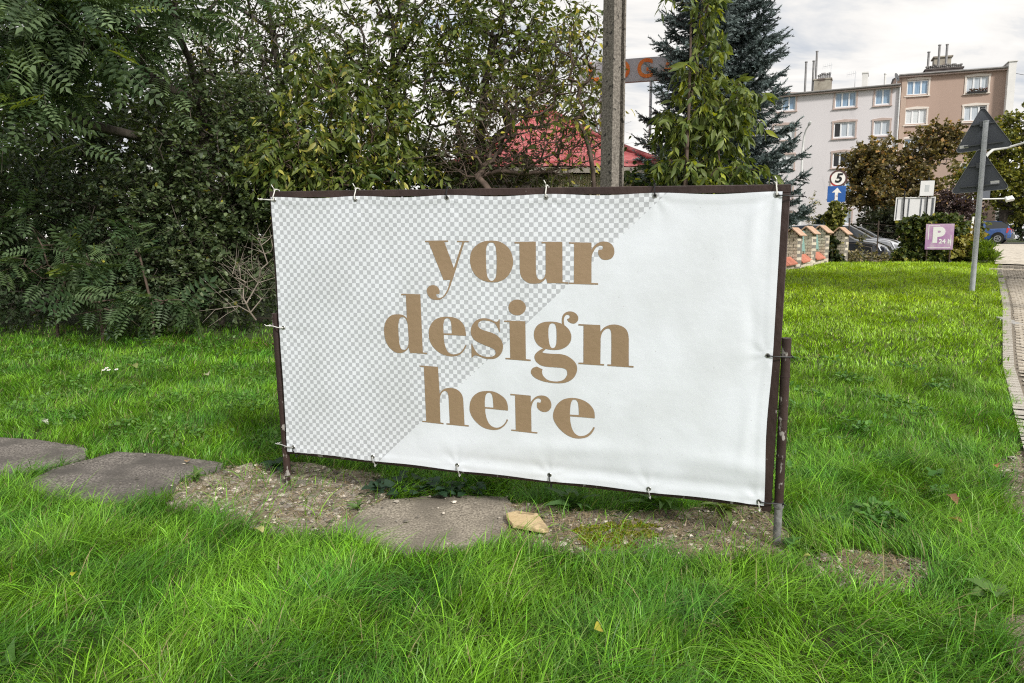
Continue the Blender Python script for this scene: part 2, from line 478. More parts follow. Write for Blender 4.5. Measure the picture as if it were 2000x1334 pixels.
GLYPHS = [
('y',[[(10109,2495,1),(11533,2483,1),(11531,2561,1),(11292,2564,1),(11846,4016,1),(12385,2567,1),(12060,2570,1),(12061,2502,1),(12762,2496,1),(12761,2564,1),(12507,2573,1),(11796,4573,1),(11717,4766),(11577,5137),(11379,5494),(11184,5694),(10952,5825),(10722,5850),(10416,5790),(10229,5600),(10150,5390),(10182,5212),(10321,5067),(10534,5008),(10762,5054),(10911,5209),(10952,5384),(10922,5501,1),(10742,5521,1),(10747,5619),(10821,5705),(10955,5726),(11147,5642),(11324,5425),(11462,5175),(11601,4734,1),(11625,4688,1),(11209,4699,1),(10324,2573,1),(10107,2574,1)]]),
('o',[[(14110,2434),(14593,2496),(14982,2727),(15228,3041),(15349,3542),(15275,3981),(15041,4375),(14716,4621),(14355,4729),(13956,4739),(13519,4634),(13156,4385),(12923,4029),(12831,3585),(12902,3106),(13145,2780),(13549,2523)],[(14091,2545),(14216,2567),(14322,2717),(14373,2985),(14397,3491),(14388,3999),(14366,4340),(14284,4546),(14102,4664),(13939,4589),(13833,4386),(13790,4011),(13772,3501),(13778,2993),(13836,2722),(13946,2573)]]),
('u',[[(15430,2506,1),(16635,2495,1),(16645,3621,1),(16659,4154),(16711,4404),(16826,4525),(16948,4536),(17086,4452),(17173,4276),(17196,3943,1),(17179,2595,1),(16956,2591,1),(16956,2512,1),(18105,2501,1),(18136,4636,1),(18460,4634,1),(18460,4710,1),(17295,4708,1),(17208,4442,1),(17104,4579),(16878,4719),(16599,4760),(16249,4735),(15967,4574),(15792,4342),(15730,3973),(15724,3637,1),(15711,2596,1),(15430,2586,1)]]),
('r',[[(18476,2505,1),(19675,2493,1),(19687,2903,1),(19777,2724),(19939,2562),(20134,2457),(20395,2429),(20657,2507),(20822,2681),(20891,2904),(20870,3128),(20753,3306),(20542,3384),(20313,3378),(20147,3268),(20052,3075),(20059,2866,1),(20239,2857,1),(20293,2751),(20252,2661),(20105,2650),(19942,2738),(19797,2950),(19711,3177),(19694,3437,1),(19711,4627,1),(20063,4635,1),(20064,4716,1),(18494,4716,1),(18494,4643,1),(18765,4642,1),(18745,2580,1),(18477,2576,1)]]),
('d',[[(8522,5557,1),(9745,5554,1),(9796,8958,1),(10063,8961,1),(10061,9034,1),(8975,9030,1),(8886,8714,1),(8760,8887),(8515,9030),(8272,9081),(7991,9041),(7676,8836),(7464,8550),(7339,8149),(7323,7743),(7391,7372),(7565,7071),(7876,6839),(8238,6777),(8556,6794),(8751,6895),(8835,6982,1),(8827,5640,1),(8519,5650,1)],[(8531,6933),(8670,6945),(8803,7092),(8874,7343),(8898,7779),(8898,8365),(8849,8625),(8723,8815),(8560,8880),(8403,8815),(8311,8580),(8274,8176),(8262,7736),(8276,7370),(8347,7075),(8431,6962)]]),
('e',[[(10217,7717),(10304,7388),(10546,7054),(10897,6868),(11320,6790),(11739,6808),(12114,6934),(12373,7189),(12481,7468),(12530,7839,1),(11149,7845,1),(11154,8140),(11222,8497),(11368,8815),(11595,8940),(11844,8940),(12075,8865),(12307,8655),(12463,8377,1),(12546,8384,1),(12382,8686),(12188,8895),(11919,9037),(11535,9088),(11074,9013),(10654,8782),(10352,8435),(10226,8079)],[(11151,7763,1),(11134,7387),(11167,7135),(11240,6953),(11356,6884),(11508,6899),(11600,7045),(11643,7364),(11649,7739,1)]]),
('s',[[(14524,6799,1),(14553,6797,1),(14553,7505,1),(14517,7507,1),(14428,7291),(14284,7070),(14065,6957),(13809,6916),(13550,6909),(13364,6988),(13258,7133),(13286,7273),(13469,7423),(13801,7513),(14168,7618),(14459,7780),(14658,8016),(14733,8275),(14690,8595),(14522,8869),(14263,9044),(13929,9100),(13632,9081),(13372,9007),(13148,8942,1),(12998,8957),(12890,9082,1),(12834,9085,1),(12840,8269,1),(12885,8267,1),(12986,8511),(13151,8752),(13373,8900),(13670,8979),(14005,8960),(14228,8862),(14292,8705),(14231,8549),(14011,8438),(13679,8331),(13346,8207),(13013,8029),(12849,7771),(12823,7488),(12934,7165),(13180,6908),(13515,6788),(13847,6792),(14139,6884),(14303,6940),(14431,6917)]]),
('i',[[(14814,6856,1),(16046,6848,1),(16072,8973,1),(16352,8984,1),(16352,9068,1),(14876,9050,1),(14877,8973,1),(15161,8963,1),(15128,6936,1),(14813,6936,1)],[(16077,6079),(16038,6248),(15929,6394),(15766,6496),(15573,6537),(15379,6512),(15216,6422),(15106,6283),(15069,6116),(15109,5946),(15220,5800),(15384,5699),(15577,5659),(15769,5686),(15931,5775),(16039,5913)]]),
('g',[[(18120,6910,1),(18118,6615),(18190,6397),(18353,6254),(18589,6202),(18825,6264),(18982,6418),(19019,6577),(18963,6740),(18812,6854),(18612,6838),(18455,6737),(18403,6621,1),(18501,6581),(18548,6472),(18463,6393),(18336,6419),(18246,6556),(18222,6754),(18260,6976,1),(18488,7174),(18617,7420),(18645,7635),(18585,7892),(18404,8119),(18092,8300),(17722,8368),(17425,8362),(17219,8337,1),(17014,8532,1),(17164,8571),(17575,8585),(18020,8578),(18389,8648),(18721,8848),(18925,9091),(18982,9361),(18912,9659),(18731,9929),(18400,10136),(17992,10220),(17543,10226),(17016,10158),(16599,9999),(16389,9788),(16371,9602),(16485,9446),(16713,9357,1),(17034,9493,1),(17008,9673),(17072,9855),(17280,10046),(17581,10126),(17954,10111),(18251,9980),(18416,9747),(18433,9580),(18358,9420),(18136,9349),(17727,9338),(17203,9326),(16901,9252),(16656,9063),(16569,8846),(16618,8658),(16788,8482),(17069,8301,1),(16788,8150),(16599,7884),(16536,7594),(16581,7299),(16750,7035),(17048,6870),(17420,6807),(17789,6816),(18010,6864)],[(17605,6896),(17734,6956),(17802,7170),(17822,7567),(17813,7968),(17740,8191),(17611,8271),(17480,8187),(17405,7953),(17366,7590),(17365,7226),(17420,7006),(17494,6923)]]),
('n',[[(19030,6870,1),(20218,6874,1),(20235,7236,1),(20391,7033),(20636,6880),(20951,6813),(21266,6852),(21548,6998),(21699,7237),(21751,7551,1),(21784,8997,1),(22039,9003,1),(22041,9088,1),(20639,9083,1),(20637,8996,1),(20843,8991,1),(20823,7491),(20800,7209),(20727,7071),(20603,7048),(20446,7137),(20307,7339),(20248,7627,1),(20252,8991,1),(20459,8996,1),(20460,9079,1),(19053,9072,1),(19052,8992,1),(19325,8982,1),(19312,6950,1),(19030,6952,1)]]),
('h',[[(9550,9747,1),(10728,9755,1),(10788,11373,1),(10918,11178),(11156,11020),(11468,10961),(11776,10987),(12043,11132),(12211,11377),(12262,11705,1),(12304,13110,1),(12570,13123,1),(12568,13206,1),(11162,13192,1),(11164,13117,1),(11379,13109,1),(11350,11850),(11332,11444),(11268,11227),(11113,11171),(10935,11288),(10819,11520),(10776,11821,1),(10782,13102,1),(10986,13133,1),(10985,13197,1),(9602,13190,1),(9604,13121,1),(9869,13117,1),(9824,9830,1),(9548,9821,1)]]),
('e',[[(12648,11969),(12723,11632),(12918,11324),(13263,11079),(13716,10980),(14164,10994),(14571,11163),(14847,11394),(14966,11674),(14989,12042,1),(13608,12027,1),(13623,12330),(13712,12690),(13879,12970),(14141,13112),(14403,13100),(14648,12957),(14836,12739),(14911,12550,1),(14996,12586,1),(14853,12847),(14628,13087),(14327,13243),(13950,13277),(13497,13189),(13083,12930),(12783,12585),(12654,12263)],[(13590,11941,1),(13596,11527),(13656,11231),(13771,11096),(13939,11083),(14049,11238),(14091,11562),(14109,11943,1)]]),
('r',[[(15147,11035,1),(16345,11045,1),(16350,11429,1),(16477,11247),(16697,11059),(16979,10985),(17229,11018),(17432,11173),(17542,11444),(17496,11696),(17325,11881),(17106,11930),(16886,11870),(16729,11711),(16713,11525),(16729,11399,1),(16902,11407,1),(16955,11272),(16870,11179),(16729,11181),(16571,11286),(16429,11532),(16366,11850,1),(16380,13149,1),(16729,13149,1),(16729,13231,1),(15174,13215,1),(15175,13142,1),(15450,13133,1),(15422,11115,1),(15146,11123,1)]]),
('e',[[(17643,12026),(17713,11740),(17913,11383),(18250,11110),(18738,10996),(19224,11050),(19619,11233),(19877,11502),(19971,11739),(19996,12067,1),(18610,12062,1),(18628,12346),(18708,12711),(18848,12979),(19064,13130),(19278,13141),(19520,13056),(19745,12865),(19931,12570,1),(20013,12594,1),(19852,12917),(19613,13156),(19249,13284),(18820,13293),(18388,13131),(18014,12836),(17748,12485),(17653,12243)],[(18600,11961,1),(18621,11543),(18665,11278),(18755,11117),(18876,11083),(19014,11174),(19077,11414),(19107,11949,1)]])
]
# ------------------------------------------------------------------ ground
def axis(*parts):
    return np.unique(np.concatenate([np.arange(a, b, s) for a, b, s in parts]).round(4))
gx = axis((-300, -60, 40), (-60, -12, 4), (-12, 14, .2), (14, 40, 1.5), (40, 120, 8), (120, 420, 50))
gy = axis((-60, -4, 8), (-4, 1, .5), (1, 22, .2), (22, 70, 1.5), (70, 200, 10), (200, 620, 60))
XX, YY = np.meshgrid(gx, gy)
ZZ = gh(XX, YY)
nx, ny = len(gx), len(gy)
idx = np.arange(nx * ny).reshape(ny, nx)
q = np.stack([idx[:-1, :-1], idx[:-1, 1:], idx[1:, 1:], idx[1:, :-1]], -1).reshape(-1)
M_SOIL = mat('lawn_soil', (.035, .050, .014), (.060, .085, .020), 3.0, .95, .5, 30, c3=(.075, .058, .036), s3=1.1, lo3=.60, hi3=.68)
tag(link('ground', npmesh('ground', np.stack([XX, YY, ZZ], -1).reshape(-1, 3), np.full(len(q) // 4, 4), q, M_SOIL, smooth=True)), kind='structure')

def inpoly(x, y, poly):
    c = np.zeros(np.shape(x), bool); n = len(poly); j = n - 1
    for i in range(n):
        xi, yi = poly[i]; xj, yj = poly[j]
        t = ((yi > y) != (yj > y)) & (x < (xj - xi) * (y - yi) / (yj - yi + 1e-12) + xi)
        c ^= t; j = i
    return c

def gpoly(px):
    return [(p.x, p.y) for p in (gp(*a) for a in px)]

def ragged(poly, amp, n=6, seed=0):
    g = np.random.default_rng(seed); o = []
    for i in range(len(poly)):
        a, b = np.array(poly[i]), np.array(poly[(i + 1) % len(poly)])
        for k in range(n):
            o.append(tuple(a + (b - a) * k / n + (g.normal(size=2) * amp if k else g.normal(size=2) * amp * .4)))
    return o

def sheet(name, poly, dz, mt, cell=.06, kind=None, skirt=0.0, bump=0.0, seed=1):
    """a patch of surface following the ground, built as a grid clipped to a polygon"""
    bm = bmesh.new()
    f = bm.faces.new([bm.verts.new((x, y, 0)) for x, y in poly])
    xs = [p[0] for p in poly]; ys = [p[1] for p in poly]
    for ax, lo, hi in ((0, min(xs), max(xs)), (1, min(ys), max(ys))):
        for c in np.arange(lo + cell, hi, cell):
            no = (1, 0, 0) if ax == 0 else (0, 1, 0)
            bmesh.ops.bisect_plane(bm, geom=bm.verts[:] + bm.edges[:] + bm.faces[:], plane_co=(c, 0, 0) if ax == 0 else (0, c, 0), plane_no=no)
    for v in bm.verts:
        v.co.z = G(v.co.x, v.co.y) + dz + (bump * float(snoise(v.co.x, v.co.y, .35, seed)) if bump else 0)
    if skirt:
        be = [e_ for e_ in bm.edges if e_.is_boundary]
        r_ = bmesh.ops.extrude_edge_only(bm, edges=be)
        for v in r_['geom']:
            if isinstance(v, bmesh.types.BMVert): v.co.z -= skirt
    bmesh.ops.recalc_face_normals(bm, faces=bm.faces)
    if sum(f_.normal.z for f_ in bm.faces) < 0: bmesh.ops.reverse_faces(bm, faces=bm.faces)
    me = bpy.data.meshes.new(name); bm.to_mesh(me); bm.free(); me.materials.append(mt)
    o = link(name, me)
    if kind: o['kind'] = kind
    return o

M_SLAB = mat('old_concrete', (.085, .074, .066), (.30, .27, .235), 75, .92, .35, 90, c3=(.082, .073, .064), s3=3.2, lo3=.42, hi3=.66, lo=.40, hi=.72)
M_SLAB2 = mat('worn_concrete', (.13, .11, .085), (.42, .37, .295), 80, .92, .35, 90, c3=(.13, .112, .088), s3=2.8, lo3=.44, hi3=.66, lo=.36, hi=.70)
M_GRAV = mat('trodden_gravel', (.20, .165, .125), (.44, .385, .315), 55, .95, 1.0, 60, c3=(.18, .142, .10), s3=7, lo3=.45, hi3=.62)
M_DIRT = mat('dry_dirt', (.15, .118, .082), (.34, .285, .215), 50, .95, 1.0, 60, c3=(.12, .094, .064), s3=6, lo3=.46, hi3=.62)
SL1 = gpoly([(-120, 859), (0, 860), (82, 865), (172, 882), (167, 902), (106, 917), (0, 942), (-120, 972)])
SL2 = gpoly([(46, 950), (106, 921), (230, 888), (322, 893), (436, 911), (427, 924), (354, 942), (336, 972), (234, 990), (90, 985)])
SL3 = gpoly([(640, 1046), (752, 984), (860, 974), (992, 978), (1012, 1014), (965, 1070), (780, 1090)])
GRV = gpoly([(325, 988), (352, 948), (428, 926), (442, 914), (560, 906), (740, 928), (768, 960), (760, 988), (650, 1045), (560, 1054), (440, 1024)])
DR1 = gpoly([(965, 1058), (1000, 985), (1150, 1005), (1300, 1000), (1480, 990), (1545, 1050), (1530, 1100), (1400, 1102), (1250, 1090), (1090, 1085)])
DR2 = gpoly([(1555, 1105), (1660, 1080), (1800, 1098), (1815, 1130), (1770, 1162), (1660, 1165)])
DR3 = gpoly([(1945, 905), (2010, 880), (2080, 900), (2060, 1060), (1985, 1010), (1960, 950)])
DR4 = gpoly([(1950, 1215), (2040, 1180), (2100, 1334), (1990, 1330)])
for pl, mt, nm, sd_ in ((SL1, M_SLAB, 'dark weathered concrete slab at the frame edge, half sunk in the lawn', 1), (SL2, M_SLAB, 'dark weathered concrete slab with a grassy joint, left of the gravel patch', 2), (SL3, M_SLAB2, 'pale worn concrete slab under the middle of the banner', 3)):
    o = sheet('concrete_slab', ragged(pl, .006, 6, sd_), .025, mt, .07, None, .09, .003, sd_)
    tag(o, nm, 'slab', 'concrete slabs sunk in the lawn')
for k, (pl, mt) in enumerate(((GRV, M_GRAV), (DR1, M_DIRT), (DR2, M_DIRT), (DR3, M_DIRT), (DR4, M_DIRT))):
    sheet('bare_earth', ragged(pl, .035, 6, 20 + k), .012, mt, .05, 'structure', .05, .010, 7 + k)

# stone chips, crumbs of concrete, dry stalks
def scatter_poly(poly, n):
    xs = [p[0] for p in poly]; ys = [p[1] for p in poly]
    x = rng.uniform(min(xs), max(xs), n * 3); y = rng.uniform(min(ys), max(ys), n * 3)
    k = inpoly(x, y, poly); return x[k][:n], y[k][:n]
V0 = np.array([(-1, -1, -.6), (1, -.9, -.6), (.9, 1, -.6), (-1, .8, -.6), (-.6, -.5, .5), (.7, -.6, .4), (.5, .6, .6), (-.7, .5, .35)])
F0 = [(0, 1, 5, 4), (1, 2, 6, 5), (2, 3, 7, 6), (3, 0, 4, 7), (4, 5, 6, 7)]
Vs, Li, Cs = [], [], []
cnt = 0
for pl, n, s0, dzz in ((GRV, 1500, .0062, .018), (DR1, 900, .0058, .018), (DR2, 420, .006, .018), (DR3, 150, .007, .018), (SL3, 50, .004, .038), (SL2, 40, .004, .038)):
    x, y = scatter_poly(pl, n)
    for a, b in zip(x, y):
        s_ = s0 * rng.lognormal(0, .5); t_ = rng.uniform(0, 6.28); c_, sn = math.cos(t_), math.sin(t_)
        v = V0 * (1 + .25 * rng.normal(size=V0.shape)) * s_ * np.array([rng.uniform(.7, 1.6), 1, .55])
        v = np.stack([v[:, 0] * c_ - v[:, 1] * sn + a, v[:, 0] * sn + v[:, 1] * c_ + b, v[:, 2] + G(a, b) + dzz], -1)
        Vs.append(v); Li += [i + cnt for f in F0 for i in f]; cnt += 8
        g_ = rng.choice([.55, .34, .24, .16, .12]) * rng.uniform(.7, 1.2)
        Cs.append(np.tile([g_, g_ * .90, g_ * .76], (8, 1)))
M_STONE = leafmat('stone_chip', 0.0, .9, .2)
tag(link('gravel', npmesh('gravel', np.concatenate(Vs), np.full(len(Li) // 4, 4), Li, M_STONE, np.concatenate(Cs).clip(0, .75))), kind='stuff')

# dry stalks and straw
P_, D_, S_ = [], [], []
for pl, n in ((GRV, 2600), (DR1, 2600), (DR2, 900), (DR3, 350)):
    x, y = scatter_poly(pl, n); P_.append(np.stack([x, y, gh(x, y) + .022], -1))
P_ = np.concatenate(P_); D_ = rng.normal(size=P_.shape); D_[:, 2] = np.abs(D_[:, 2]) * .15
T_ST = (np.array([(-.03, 0, 0), (.03, 0, 0), (.02, .5, .06), (0, 1, 0), (-.02, .5, .06)]), [(0, 1, 2, 4), (4, 2, 3)])
o = leaves('straw', P_, D_, rng.uniform(.025, .075, len(P_)), T_ST, (.22, .155, .085), (.50, .41, .26), None, upbias=2)
o['kind'] = 'stuff'

# moss cushion
MOSS = gpoly([(1120, 1062), (1145, 1035), (1215, 1022), (1270, 1030), (1290, 1052), (1240, 1078), (1160, 1080)])
x, y = scatter_poly(ragged(MOSS, .03, 4, 3), 5000)
kx = snoise(x, y, .12, 9) > -.25
x, y = x[kx], y[kx]
P_ = np.stack([x, y, gh(x, y) + .012], -1)
D_ = rng.normal(size=P_.shape) * .6; D_[:, 2] = 1
o = leaves('moss', P_, D_, rng.uniform(.010, .022, len(P_)), T_ROUND, (.16, .20, .012), (.30, .32, .02), None, jit=.25)
o['kind'] = 'stuff'

# ------------------------------------------------------------------ pavement on the right
EDGE = np.array([(-1.5, -4.0), (1.7, 2.0), (3.85, 5.45), (5.55, 8.3), (8.15, 12.3), (11.4, 17.5), (12.6, 19.3), (18.2, 28.2), (24.0, 37.0), (30, 46)])
_es = np.concatenate([[0], np.cumsum(np.linalg.norm(np.diff(EDGE, axis=0), axis=1))])
def edge_at(s):
    x = np.interp(s, _es, EDGE[:, 0]); y = np.interp(s, _es, EDGE[:, 1])
    x2 = np.interp(s + .3, _es, EDGE[:, 0]); y2 = np.interp(s + .3, _es, EDGE[:, 1])
    x1 = np.interp(s - .3, _es, EDGE[:, 0]); y1 = np.interp(s - .3, _es, EDGE[:, 1])
    t = np.stack([x2 - x1, y2 - y1], -1); t = nrm(t)
    return np.stack([x, y], -1), t, np.stack([t[..., 1], -t[..., 0]], -1)     # point, along, to the right
def edge_off(s, o):
    p, t, r = edge_at(s); return p + r * o
S_END = _es[-1]
def strip(name, s0, s1, o0, o1, dz, mt, n=90, m=4):
    ss = np.linspace(s0, s1, n); oo = np.linspace(o0, o1, m)
    V = []
    for s_ in ss:
        for o_ in oo:
            p = edge_off(s_, o_); V.append((p[0], p[1], G(p[0], p[1]) + dz))
    i = np.arange(n * m).reshape(n, m)
    q = np.stack([i[:-1, :-1], i[:-1, 1:], i[1:, 1:], i[1:, :-1]], -1).reshape(-1)
    return tag(link(name, npmesh(name, np.array(V), np.full(len(q) // 4, 4), q, mt, smooth=True)), kind='structure')
M_SAND = mat('joint_sand', (.15, .125, .095), (.24, .21, .165), 30, .95, .4, 60)
M_ASPH = mat('asphalt', (.05, .05, .05), (.075, .073, .07), 40, .9, .4, 120, c3=(.11, .105, .095), s3=.8, lo3=.55, hi3=.75)
M_PAV = [mat('grey_paver', (.40, .37, .32), (.52, .48, .42), 14, .9, .4, 80), mat('sand_paver', (.46, .41, .335), (.60, .54, .45), 16, .9, .4, 80), mat('buff_paver', (.42, .37, .30), (.55, .49, .40), 16, .9, .4, 80)]
path = strip('pavement', 0, S_END, .02, 3.2, .02, M_SAND)
ORG[path.name] = Vector((0, 0, 0))
road = strip('road', 0, S_END, 3.36, 10.5, -.10, M_ASPH)
M_KERB = mat('kerb_stone', (.30, .29, .27), (.40, .385, .36), 12, .9, .3, 60)
# pavers: a grey edge strip and beige setts, each laid singly as far as they read
def paver_mesh(name, w, l, mt):
    b = MB(); h = .05
    b.hexa([(-w / 2, -l / 2, -h), (w / 2, -l / 2, -h), (w / 2, l / 2, -h), (-w / 2, l / 2, -h), (-w / 2 + .006, -l / 2 + .006, 0), (w / 2 - .006, -l / 2 + .006, 0), (w / 2 - .006, l / 2 - .006, 0), (-w / 2 + .006, l / 2 - .006, 0)])
    return b.mesh(name, mt)
pm_edge = paver_mesh('paver', .118, .112, M_PAV[0])
pm_set = [paver_mesh('paver', .095, .095, M_PAV[1]), paver_mesh('paver', .095, .095, M_PAV[2])]
cells = []
for s_ in np.arange(5.5, 27, .12):
    cells.append((s_, .075, 0))
for k, s_ in enumerate(np.arange(5.5, 27, .105)):
    for j in range(26):
        cells.append((s_ + rng.normal() * .004, .21 + .105 * j + (.052 if k % 2 else 0) + rng.normal() * .004, 1))
cell2 = []
for s_, o_, kd in cells:
    p, t, r = edge_at(s_); p = p + r * o_
    vis = p[0] / p[1]
    cell2.append((p[1] if vis < .70 else 99 + p[1], p, t, kd))
cell2.sort(key=lambda c: c[0])
bm_rest = MB()
for k, (dist, p, t, kd) in enumerate(cell2):
    z = G(p[0], p[1]) + .034 + rng.normal() * .003
    if k < 300:
        o = link('paver', pm_edge if kd == 0 else pm_set[int(rng.random() < .45)], path)
        o.location = (p[0], p[1], z); o.rotation_euler = (rng.normal() * .012, rng.normal() * .012, math.atan2(t[1], t[0]) - math.pi / 2)
    else:
        w, l = (.058, .055) if kd == 0 else (.046, .046)
        r2 = Vector((t[1], -t[0], 0)); t2 = Vector((t[0], t[1], 0)); c = Vector((p[0], p[1], z))
        bm_rest.face([c - r2 * w - t2 * l, c + r2 * w - t2 * l, c + r2 * w + t2 * l, c - r2 * w + t2 * l], 0 if kd == 0 else (1 if rng.random() < .55 else 2))
o = bm_rest.build('paver', M_PAV, path)
o['kind'] = 'stuff'
# kerb stones between pavement and road, and the flush kerb across the entrance
kb = MB()
ks = []
for s_ in np.arange(6, S_END - 1, 1.0):
    p, t, r = edge_at(s_); c = p + r * 3.28
    km = MB(); km.box((0, 0, 0), (.15, .985, .26))
    ks.append((c, t))
kme = MB(); kme.box((0, 0, 0), (.15, .985, .26)); kmesh = kme.mesh('kerb_stone', M_KERB)
for c, t in ks:
    o = link('kerb_stone', kmesh, road)
    o.location = (c[0], c[1], G(c[0], c[1]) - .07); o.rotation_euler = (0, 0, math.atan2(t[1], t[0]) - math.pi / 2)
# entrance paving crossing the lawn end, cobbled
M_COB = mat('cobbles', (.46, .41, .335), (.60, .54, .45), 3, .92, .6, 22, c3=(.20, .175, .14), s3=9, lo3=.55, hi3=.66)
strip('entrance_paving', 27.3, S_END, -.05, 3.2, .05, M_COB, 70, 6)
for a, b, nm in ((0, 0, 'kerb_stone'),):
    for k in range(8):
        p, t, r = edge_at(25.6); c = p + r * (.1 + k * .5)
        km = MB(); c3 = Vector((c[0], c[1], G(c[0], c[1]) + .0)); r3 = Vector((r[0], r[1], 0)); t3 = Vector((t[0], t[1], 0))
        km.box(c3, (.49, .14, .10), ax=(r3, t3, Vector((0, 0, 1)))); km.build('kerb_stone', M_PAV[1], path)
# the stone border cutting diagonally into the lawn edge
pa, pb = gp(1952, 622), gp(1990, 637)
km = MB(); dd = (pb - pa).normalized(); nn_ = Vector((-dd.y, dd.x, 0))
mid = (pa + pb) / 2; km.box((mid.x, mid.y, G(mid.x, mid.y) + .01), ((pb - pa).length, .14, .04), ax=(dd, nn_, Vector((0, 0, 1))))
km.build('kerb_stone', M_KERB, path, bevel=.01)
# street beyond the entrance where the blue car stands
def ground_quad(name, pts, dz, mt, n=16):
    V = []
    for u in np.linspace(0, 1, n):
        for w in np.linspace(0, 1, n):
            p = (np.array(pts[0]) * (1 - u) + np.array(pts[1]) * u) * (1 - w) + (np.array(pts[3]) * (1 - u) + np.array(pts[2]) * u) * w
            V.append((p[0], p[1], G(p[0], p[1]) + dz))
    i = np.arange(n * n).reshape(n, n); q = np.stack([i[:-1, :-1], i[1:, :-1], i[1:, 1:], i[:-1, 1:]], -1).reshape(-1)
    return tag(link(name, npmesh(name, np.array(V), np.full(len(q) // 4, 4), q, mt, smooth=True)), kind='structure')
ground_quad('road', [(14, 50), (120, 38), (120, 47), (14, 60)], .03, M_ASPH)
ground_quad('parking_lot', [(6.5, 21.5), (16.5, 21.5), (26, 49), (6, 49)], .03, mat('parking_asphalt', (.07, .068, .065), (.11, .105, .1), 6, .9, .3, 60))

# ------------------------------------------------------------------ grass
DIRTS = [GRV, DR1, DR2, DR3, DR4]
SLABS = [SL1, SL2, SL3]
def edge_x(y):
    return np.interp(y, EDGE[:, 1], EDGE[:, 0])
def lawn_mask(x, y):
    wob = .10 * snoise(x, y, .5, 31) + .05 * snoise(x, y, .16, 32)
    k = x < edge_x(y) + .05 + wob * 1.4
    jx, jy = x + .05 * snoise(x, y, .2, 33), y + .05 * snoise(x, y, .2, 34)
    for p in SLABS: k &= ~inpoly(jx, jy, p)
    r_ = rng.random(np.shape(x))
    for p in DIRTS: k &= ~(inpoly(jx, jy, p) & (r_ < .93))
    # lawn ends: hedge on the left, brick fence and creeper line on the right
    k &= ~((x < 1.5) & (y > 10.9 + .35 * snoise(x, y, 1.1, 35)))
    k &= ~((x >= 1.5) & (y > 20.4))
    # worn strip at the foot of the hedge
    k &= ~((x < -.6) & (y > 9.9 + .5 * snoise(x, y, .9, 36)) & (r_ < .75))
    return k

def blade_set(n, ya, yb, xa, xb, h0, w0, lean, segs=2, pick=None, yexp=1.0):
    y = ya + (yb - ya) * rng.random(n) ** yexp
    x = xa(y) + (xb(y) - xa(y)) * rng.random(n)
    k = lawn_mask(x, y)
    if pick is not None: k &= pick(x, y)
    x, y = x[k], y[k]; n = len(x)
    tall = np.clip(1 + .45 * snoise(x, y, .75, 41) + .22 * snoise(x, y, .25, 42), .45, 1.7)
    for p in SLABS + DIRTS:                    # shorter, sparser growth right beside bare ground
        pass
    h = h0 * tall * rng.lognormal(0, .28, n).clip(.4, 1.9)
    a0 = 3.6 * snoise(x, y, 1.3, 43) + 1.6 * snoise(x, y, .35, 44)
    a = a0 + rng.normal(size=n) * 1.15
    ln = lean * (0.45 + .75 * rng.random(n)) * (1 + .5 * snoise(x, y, .6, 45))
    dx, dy = np.cos(a), np.sin(a)
    z = gh(x, y) - .008
    fa = a + 1.5708 + rng.normal(size=n) * .6
    sx, sy = np.cos(fa), np.sin(fa)
    w = w0 * rng.uniform(.6, 1.4, n)
    Vv = []
    ts = np.linspace(0, 1, segs + 1)
    for i, t in enumerate(ts):
        cx = x + dx * h * ln * t ** 1.8; cy = y + dy * h * ln * t ** 1.8
        czz = z + h * (t - .30 * ln * t ** 2.2).clip(0)
        if i < segs:
            ww = w * (1 - .35 * t) * .5
            Vv.append(np.stack([cx - sx * ww, cy - sy * ww, czz], -1)); Vv.append(np.stack([cx + sx * ww, cy + sy * ww, czz], -1))
        else:
            Vv.append(np.stack([cx, cy, czz], -1))
    V = np.stack(Vv, 1); kk = 2 * segs + 1
    f, lt = [], []
    for i in range(segs - 1):
        f += [2 * i, 2 * i + 1, 2 * i + 3, 2 * i + 2]; lt.append(4)
    f += [2 * segs - 2, 2 * segs - 1, 2 * segs]; lt.append(3)
    li = (np.array(f)[None] + (np.arange(n) * kk)[:, None]).ravel()
    # species tint: blue-green clumps, fresh green; sunlit yellow-green painted into the far lawn's colour
    m1 = np.clip(.5 + .9 * snoise(x, y, .9, 51) + .25 * rng.normal(size=n), 0, 1)[:, None]
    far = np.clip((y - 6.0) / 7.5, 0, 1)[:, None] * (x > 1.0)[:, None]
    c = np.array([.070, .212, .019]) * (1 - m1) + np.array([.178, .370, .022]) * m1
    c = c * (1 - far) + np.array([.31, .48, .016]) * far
    c = c * rng.lognormal(0, .40, (n, 1)).clip(.35, 1.9)
    pale = rng.random(n) < .06
    c[pale] = c[pale] * .7 + np.array([.12, .15, .05])
    c = c * (1 + .22 * snoise(x, y, 1.4, 57) + .16 * snoise(x, y, .45, 58)).clip(.5, 1.5)[:, None]
    dry = rng.random(n) < (.03 + .05 * np.clip(snoise(x, y, .8, 59), 0, 1))
    c[dry] = np.array([.34, .30, .14]) * rng.uniform(.7, 1.1, (dry.sum(), 1))
    return V.reshape(-1, 3), np.tile(lt, n), li, np.repeat(c, kk, 0).clip(.004, .8)

